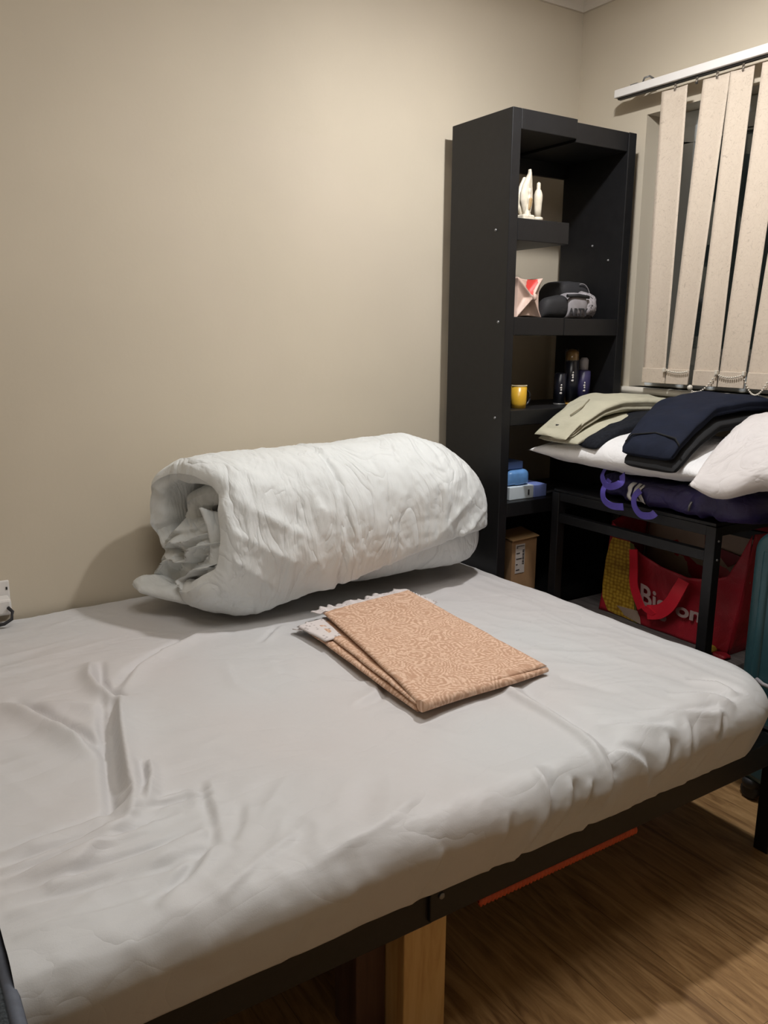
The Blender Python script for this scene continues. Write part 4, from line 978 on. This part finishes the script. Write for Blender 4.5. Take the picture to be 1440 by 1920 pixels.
# ---------------------------------------------------------------- PILLOWS
def pillow(c, a, b_, th, ax, ay, az, seed, n=60, pw=2.3, sag=None, pinch=0.10):
    """c centre; a,b half sizes along unit vectors ax, ay; az normal"""
    U, V = np.meshgrid(np.linspace(-1, 1, n), np.linspace(-1, 1, n), indexing='ij')
    e = np.maximum((1 - np.abs(U) ** pw) * (1 - np.abs(V) ** pw), 0) ** 0.55
    pu = 1 - pinch * (1 - V ** 2) ** 1.0 * 0 - pinch * (1 - np.abs(V)) * np.abs(U) ** 3; pv = 1 - pinch * (1 - np.abs(U)) * np.abs(V) ** 3
    ax, ay, az = [np.array(q, float) / np.linalg.norm(q) for q in (ax, ay, az)]
    w_ = (0.10 * ridge(U * 3.5 + V, V * 4, 0, seed, 2) + 0.06 * fbm(U * 3, V * 3, 0, seed + 5, 3)) * th
    near = np.clip(1.4 - e * 1.1, 0.3, 1)
    base = np.array(c)[None, None] + (U * a * pu)[..., None] * ax + (V * b_ * pv)[..., None] * ay
    top = base + ((e * th + w_ * e ** 0.5 * near))[..., None] * az; bot = base - ((e * th * 0.85 - 0.6 * w_ * e ** 0.5))[..., None] * az
    if sag: top = sag(top); bot = sag(bot)
    g = G(); g.grid(top); g.grid(bot); return g
def sag2(Q):
    Q = Q.copy(); fr = np.clip((2.62 - Q[..., 0]) / 0.2, 0, 1)
    Q[..., 2] -= 0.06 * fr * np.exp(-((Q[..., 1] - 1.66) / 0.10) ** 2); return Q
def sag1(Q):
    Q = Q.copy(); Q[..., 2] = np.maximum(Q[..., 2], -0.545); return Q
p1 = mk('pillow', pillow((2.765, 2.185, -0.475), 0.315, 0.425, 0.088, (1, 0.0, 0.03), (-0.06, 1, 0.0), (0, 0, 1), 101, sag=sag1), 'pillow')
tag(p1, 'flat white pillow on the purple bag, under the folded khaki trousers', 'pillow', 'white pillows piled on the side table')
p2 = mk('pillow', pillow((2.73, 1.60, -0.385), 0.31, 0.25, 0.095, (0.93, 0.30, 0.25), (-0.30, 0.93, -0.03), (-0.25, 0, 0.95), 111, pinch=0.05, sag=sag2), 'pillow_pink')
tag(p2, 'plump pinkish white pillow at the window, right of the navy trousers', 'pillow', 'white pillows piled on the side table')

# ---------------------------------------------------------------- folded garments (run from the table's front edge to the window)
def xslab(xs, yl, yr, zt, th, p=3.2, m=48, seed=1, wr=0.006, end=0.025, layer=0.0, tilt=0.0):
    """xs list; yl (far side, larger y), yr near side; zt top height; th thickness"""
    f = lambda a, x: float(np.interp(x, [q[0] for q in a], [q[1] for q in a]))
    A = []
    for x in xs:
        e = min(abs(x - xs[0]), abs(xs[-1] - x)) / end; e = max(0.05, math.sqrt(max(0, 1 - (1 - min(1, e)) ** 2)))
        a, b_, t_, h_ = f(yl, x), f(yr, x), f(zt, x), f(th, x); ring = []
        for j in range(m):
            q = 2 * math.pi * j / m; c_, s_ = math.cos(q), math.sin(q)
            y = (a + b_) / 2 + (a - b_) / 2 * np.sign(c_) * abs(c_) ** (2 / p)
            z = t_ - h_ / 2 + h_ / 2 * np.sign(s_) * abs(s_) ** (2 / p) * e
            if layer and abs(c_) > 0.5: y -= np.sign(c_) * layer * math.exp(-((z - t_ + h_ / 2) / (h_ * 0.10)) ** 2)
            w_ = float(wr * (fbm(np.array(x * 8.), np.array(y * 10.), z * 5, seed, 3) + 0.35 * ridge(np.array(x * 5. + y * 9), np.array(y * 14.), 0, seed + 3, 1)))
            z += w_ * (0.6 + 0.4 * s_) + tilt * (y - (a + b_) / 2)
            ring.append((x, y, z))
        A.append(ring)
    g = G().grid(A, close_v=True); g.add(A[0], [tuple(range(m))]); g.add(A[-1], [tuple(range(m))]); return g
kh = thing('khaki_trousers', (2.72, 2.47, -0.44), 'folded khaki trousers on the pillow, beside the bookcase', 'trousers', 'folded trousers on the pillows')
xs = np.linspace(2.44, 3.04, 46)
mk('folded_legs', xslab(xs, [(2.44, 2.55), (2.75, 2.63), (3.06, 2.60)], [(2.44, 2.37), (2.75, 2.39), (3.06, 2.33)], [(2.44, -0.385), (2.52, -0.335), (2.65, -0.28), (2.78, -0.255), (2.9, -0.258), (3.06, -0.27)], [(2.44, 0.035), (2.6, 0.055), (2.8, 0.075), (3.06, 0.08)], seed=201, wr=0.012, layer=0.012), 'khaki', kh)
mk('folded_legs', xslab(xs, [(2.44, 2.56), (2.75, 2.62), (3.06, 2.60)], [(2.44, 2.335), (2.75, 2.35), (3.06, 2.31)], [(2.44, -0.415), (2.6, -0.36), (2.8, -0.325), (3.06, -0.33)], [(2.44, 0.028), (2.6, 0.035), (3.06, 0.05)], seed=205, wr=0.008), 'khaki', kh)
g = xslab(np.linspace(2.415, 2.50, 16), [(2.4, 2.56), (2.5, 2.555)], [(2.4, 2.375), (2.5, 2.37)], [(2.4, -0.415), (2.44, -0.385), (2.5, -0.345)], [(2.4, 0.012), (2.5, 0.016)], seed=207, wr=0.012, end=0.01)
mk('waistband', g, 'khaki', kh)
mk('waist_lining', xslab(np.linspace(2.43, 2.47, 8), [(2.4, 2.49), (2.5, 2.49)], [(2.4, 2.40), (2.5, 2.40)], [(2.4, -0.405), (2.5, -0.395)], [(2.4, 0.03), (2.5, 0.03)], seed=209, wr=0.004, end=0.01), 'khaki_dark', kh)
mk('button', G().lathe((2.468, 2.478, -0.368), [(0, 0.0), (0.008, 0.0), (0.009, 0.003), (0.006, 0.004), (0.0, 0.003)], 16), 'black_gloss', kh)
def seam(pts, r, m, parent, name='pocket_seam'): return mk(name, G().tube(pts, r, 6), m, parent)
seam([(2.52, 2.46, -0.328), (2.60, 2.47, -0.296), (2.67, 2.50, -0.270)], 0.003, 'khaki_dark', kh)
jn = mk('dark_jeans', xslab(np.linspace(2.47, 3.05, 40), [(2.47, 2.36), (2.75, 2.42), (3.05, 2.42)], [(2.47, 2.265), (2.75, 2.27), (3.05, 2.23)], [(2.47, -0.42), (2.6, -0.375), (2.8, -0.325), (3.05, -0.31)], [(2.47, 0.035), (3.05, 0.05)], seed=211, wr=0.008), 'denim')
tag(jn, 'dark denim jeans folded between the khaki and the navy trousers', 'jeans')
nv = thing('navy_trousers', (2.72, 2.03, -0.47), 'folded navy jogging trousers on top of the white pillows', 'trousers', 'folded trousers on the pillows')
xs = np.linspace(2.43, 3.04, 46)
mk('folded_legs', xslab(xs, [(2.43, 2.105), (2.75, 2.215), (3.06, 2.25)], [(2.43, 1.865), (2.75, 1.93), (3.06, 1.86)], [(2.43, -0.405), (2.49, -0.36), (2.6, -0.305), (2.75, -0.252), (2.9, -0.226), (3.04, -0.236)], [(2.43, 0.05), (2.6, 0.06), (3.06, 0.065)], seed=221, wr=0.010, layer=0.01), 'navy', nv)
mk('folded_legs', xslab(xs, [(2.43, 2.09), (2.75, 2.20), (3.06, 2.22)], [(2.43, 1.85), (2.75, 1.905), (3.06, 1.84)], [(2.43, -0.448), (2.6, -0.36), (2.75, -0.310), (3.06, -0.285)], [(2.43, 0.045), (2.75, 0.055), (3.06, 0.055)], seed=225, wr=0.008, layer=0.008), 'black_cloth', nv)
seam([(2.445, 2.095, -0.392), (2.475, 2.09, -0.366), (2.495, 2.0, -0.352), (2.48, 1.90, -0.362), (2.465, 1.868, -0.385)], 0.0035, 'black_cloth', nv, 'hem_seam')

# ---------------------------------------------------------------- RED SHOPPING BAG
rb = thing('shopping_bag', (2.86, 2.08, -1.205), 'big red woven shopping bag with corn picture under the side table', 'bag')
FXB = 2.75
topz = lambda y: float(np.interp(y, [1.72, 1.777, 1.816, 1.90, 1.993, 2.125, 2.23, 2.284, 2.394], [-0.715, -0.83, -0.90, -0.935, -0.950, -0.936, -0.905, -0.872, -0.795]))
def bagx(y, z):
    return FXB + 0.010 * float(fbm(np.array(y * 6.), np.array(z * 6.), 0, 301, 2)) + 0.018 * math.sin((z + 1.2) * 6) - 0.02
A = []
for i in range(61):
    t = i / 60; row = []
    for j in range(25):
        s_ = j / 24; yb = 2.425 - t * (2.425 - 1.775); yt = 2.394 - t * (2.394 - 1.72)
        zt = topz(yt); z = -1.203 + (zt + 1.203) * s_; y = yb + (yt - yb) * s_
        row.append((bagx(y, z), y, z))
    A.append(row)
mk('front_panel', G().grid(A), 'red', rb, solid=0.004)
# side (right end) and back
def lin(p, q, n): return [tuple(np.array(p) + (np.array(q) - np.array(p)) * k / n) for k in range(n + 1)]
def sheet4(a, b_, c, d, n=12, wob=0.012, seed=1):
    A = []
    for i in range(n + 1):
        l = np.array(a) + (np.array(b_) - np.array(a)) * i / n; r_ = np.array(d) + (np.array(c) - np.array(d)) * i / n
        row = []
        for j in range(n + 1):
            q = l + (r_ - l) * j / n; e = math.sin(math.pi * i / n) * math.sin(math.pi * j / n)
            row.append(tuple(q + wob * e * np.array([float(fbm(np.array(q[1] * 9), np.array(q[2] * 9), q[0] * 9, seed, 2)), float(fbm(np.array(q[0] * 9), np.array(q[2] * 9), 5., seed + 1, 2)), 0])))
        A.append(row)
    return G().grid(A)
mk('side_panel', sheet4((2.735, 1.775, -1.203), (2.745, 1.72, -0.715), (3.0, 1.74, -0.735), (2.98, 1.775, -1.203), seed=3, wob=0.04), 'red', rb, solid=0.004)
mk('side_panel', sheet4((2.735, 2.425, -1.203), (2.745, 2.394, -0.795), (3.0, 2.40, -0.72), (2.98, 2.425, -1.203), seed=5, wob=0.03), 'red', rb, solid=0.004)
mk('back_panel', sheet4((2.985, 1.77, -1.203), (3.005, 1.73, -0.735), (3.005, 2.40, -0.72), (2.985, 2.42, -1.203), seed=7, wob=0.03), 'red', rb, solid=0.004)
mk('lining', sheet4((2.975, 1.785, -1.19), (2.995, 1.755, -0.785), (2.995, 2.385, -0.735), (2.975, 2.41, -1.19), seed=8, wob=0.03), 'lining', rb, solid=0.002)
mk('lining', sheet4((2.76, 1.790, -1.19), (2.765, 1.742, -0.76), (2.99, 1.76, -0.785), (2.97, 1.79, -1.19), seed=9, wob=0.03), 'lining', rb, solid=0.002)
mk('bag_base', box(2.74, 2.98, 1.78, 2.42, -1.204, -1.196), 'red', rb)
mk('back_handle', sheet4((2.985, 2.04, -0.97), (2.985, 2.06, -0.74), (2.985, 2.10, -0.74), (2.985, 2.09, -0.97), seed=9, wob=0.01), 'red_dark', rb, solid=0.003)
g = G().extrude_poly([(2.975, 1.90, -0.88), (2.975, 2.06, -0.86), (2.975, 1.97, -0.935)], (0.006, 0, 0)); mk('hanging_tab', g, 'red_dark', rb)
# front handle: loops forward and down
ribbon([(2.715, 2.245, -0.885), (2.705, 2.228, -0.96), (2.70, 2.215, -1.04), (2.695, 2.165, -1.12)], 'auto', 0.048, 'red_bright', rb, 'handle', n=24)
ribbon([(2.715, 1.985, -0.955), (2.69, 1.992, -1.0), (2.685, 2.02, -1.06), (2.69, 2.07, -1.105), (2.69, 2.13, -1.125)], 'auto', 0.060, 'red_bright', rb, 'handle', n=24)
mk('handle_fold', G().extrude_poly([(2.685, 2.165, -1.112), (2.685, 2.13, -1.098), (2.685, 2.085, -1.117), (2.685, 2.10, -1.132), (2.685, 2.14, -1.125)], (0.006, 0, 0)), 'red_bright', rb)
# corn picture
cL = [(2.385, -0.865), (2.398, -0.890), (2.412, -0.964), (2.418, -1.078), (2.412, -1.140), (2.376, -1.195), (2.33, -1.200)]
cR = [(2.290, -0.866), (2.283, -0.900), (2.285, -0.95), (2.281, -1.016), (2.250, -1.06), (2.232, -1.144), (2.222, -1.200)]
def picture(L_, R_, off, m, name, ns=24, nt_=40):
    A = []
    for i in range(nt_ + 1):
        t = i / nt_; k = t * (len(L_) - 1)
        l = [np.interp(k, range(len(L_)), [q[c] for q in L_]) for c in (0, 1)]; r_ = [np.interp(k, range(len(R_)), [q[c] for q in R_]) for c in (0, 1)]
        A.append([(bagx(l[0] + (r_[0] - l[0]) * j / ns, l[1] + (r_[1] - l[1]) * j / ns) - off, l[0] + (r_[0] - l[0]) * j / ns, l[1] + (r_[1] - l[1]) * j / ns) for j in range(ns + 1)])
    return mk(name, G().grid(A), m, rb)
picture(cL, cR, 0.006, 'corn', 'corn_print')
picture([(y + 0.004, z) for y, z in cR], [(y - 0.022 - 0.008 * math.sin(i), z - 0.005) for i, (y, z) in enumerate(cR)], 0.0055, 'leaf', 'husk_print', ns=8)
picture([(2.33, -1.16), (2.30, -1.175), (2.28, -1.19)], [(2.21, -1.15), (2.19, -1.175), (2.18, -1.2)], 0.0075, 'lining', 'brown_print', ns=8, nt_=8)
text_part('lettering', 'Big', 0.118, (2.716, 2.196, -1.103), (0, -1, -0.16), (0.05, 0.10, 1), 'dusty_print', rb, ext=0.0004, bold=0.002)
text_part('lettering', 'on', 0.078, (2.716, 2.014, -1.105), (0, -1, 0.0), (0.05, 0, 1), 'dusty_print', rb, ext=0.0004, bold=0.002, wide=1.5)
pk = thing('snack_packet', (2.72, 1.83, -1.205), 'small crumpled yellow and red packet on the grey box beside the red bag', 'packet')
mk('packet_body', super_slab(2.66, 2.72, 1.80, 1.875, -1.204, -1.175, 2.5, seed=31, wr=0.008), 'yellow_print', pk)
mk('packet_end', super_slab(2.665, 2.72, 1.745, 1.80, -1.204, -1.185, 2.5, seed=33, wr=0.008), 'red', pk)

# ---------------------------------------------------------------- SUITCASE
sc_ = thing('suitcase', (2.68, 1.25, ZF), 'teal hard shell suitcase standing at the foot of the bed', 'suitcase')
def shell():
    y0, y1, z0, z1 = 0.93, 1.572, -1.53, -0.63; r = 0.075; x0, x1 = 2.50, 2.80; pts = []
    for (cy, cz, a0) in ((y1 - r, z1 - r, 0), (y0 + r, z1 - r, 90), (y0 + r, z0 + r, 180), (y1 - r, z0 + r, 270)):
        for k in range(9):
            a = math.radians(a0 + 90 * k / 8); pts.append((cy + r * math.cos(a), cz + r * math.sin(a)))
    cyc, czc = (y0 + y1) / 2, (z0 + z1) / 2
    rings = []
    for xx, ins in ((x0, 0.03), (x0 + 0.006, 0.012), (x0 + 0.02, 0.002), (x0 + 0.04, 0), (x1 - 0.04, 0), (x1 - 0.02, 0.002), (x1 - 0.006, 0.012), (x1, 0.03)):
        rings.append([(xx, y - np.sign(y - cyc) * min(ins, abs(y - cyc)), z - np.sign(z - czc) * ins) for y, z in pts])
    g = G().grid(rings, close_v=True); n = len(pts); g.add(rings[0], [tuple(range(n))]); g.add(rings[-1], [tuple(range(n))])
    return g
mk('shell', shell(), 'teal', sc_)
for k in range(8):
    y = 1.515 - k * 0.072
    g = G(); A = []
    for z in np.linspace(-1.45, -0.70, 20):
        e = min(1, (z + 1.47) / 0.05, (-0.68 - z) / 0.05)
        A.append([(2.502 - 0.010 * e * math.sin(a), y + 0.016 * math.cos(a), z) for a in np.linspace(0, math.pi, 7)])
    mk('rib', G().grid(A), 'teal', sc_)
mk('zip_line', G().tube([(2.65, 1.574, -1.45), (2.65, 1.574, -0.72), (2.65, 1.50, -0.628), (2.65, 1.0, -0.628)], 0.006, 6), 'rubber', sc_)
mk('carry_handle', G().tube([(2.49, 1.50, -1.142), (2.478, 1.47, -1.146), (2.476, 1.35, -1.152), (2.478, 1.23, -1.146), (2.49, 1.20, -1.142)], 0.007, 8), 'pouch_grey', sc_)
for (x, y) in ((2.53, 1.50), (2.77, 1.50), (2.53, 1.0), (2.77, 1.0)):
    w_ = mk('wheel', G().tube([(x - 0.022, y, ZF + 0.032), (x - 0.018, y, ZF + 0.032), (x + 0.018, y, ZF + 0.032), (x + 0.022, y, ZF + 0.032)], [0.022, 0.031, 0.031, 0.022], 18), 'rubber', sc_)
    mk('wheel_housing', G().lathe((x, y, ZF + 0.045), [(0.0, 0), (0.03, 0.0), (0.034, 0.02), (0.03, 0.035), (0, 0.035)], 14), 'rubber', w_)

# ---------------------------------------------------------------- wall socket with charger
so = thing('wall_socket', (0.31, 3.07, -0.99), 'white wall socket plate low on the wall left of the duvet', 'socket')
mk('socket_plate', box(0.215, 0.405, 3.068, 3.08, -0.99, -0.862), 'plastic', so, bevel=0.004)
mk('socket_holes', G().box(0.392, 0.398, 3.066, 3.0685, -0.895, -0.885).box(0.355, 0.362, 3.066, 3.0685, -0.90, -0.88), 'dark_hole', so)
ch = thing('charger_plug', (0.36, 3.04, -0.975), 'white charger plug in the wall socket with its grey cable', 'charger')
mk('plug_body', box(0.31, 0.398, 3.0, 3.067, -0.968, -0.912), 'plastic', ch, bevel=0.008)
mk('cable', G().tube([(0.385, 2.996, -0.94), (0.395, 2.975, -0.95), (0.390, 2.97, -0.975), (0.365, 2.975, -0.99), (0.33, 2.98, -0.994)], 0.006, 8), 'pouch_dark', ch)
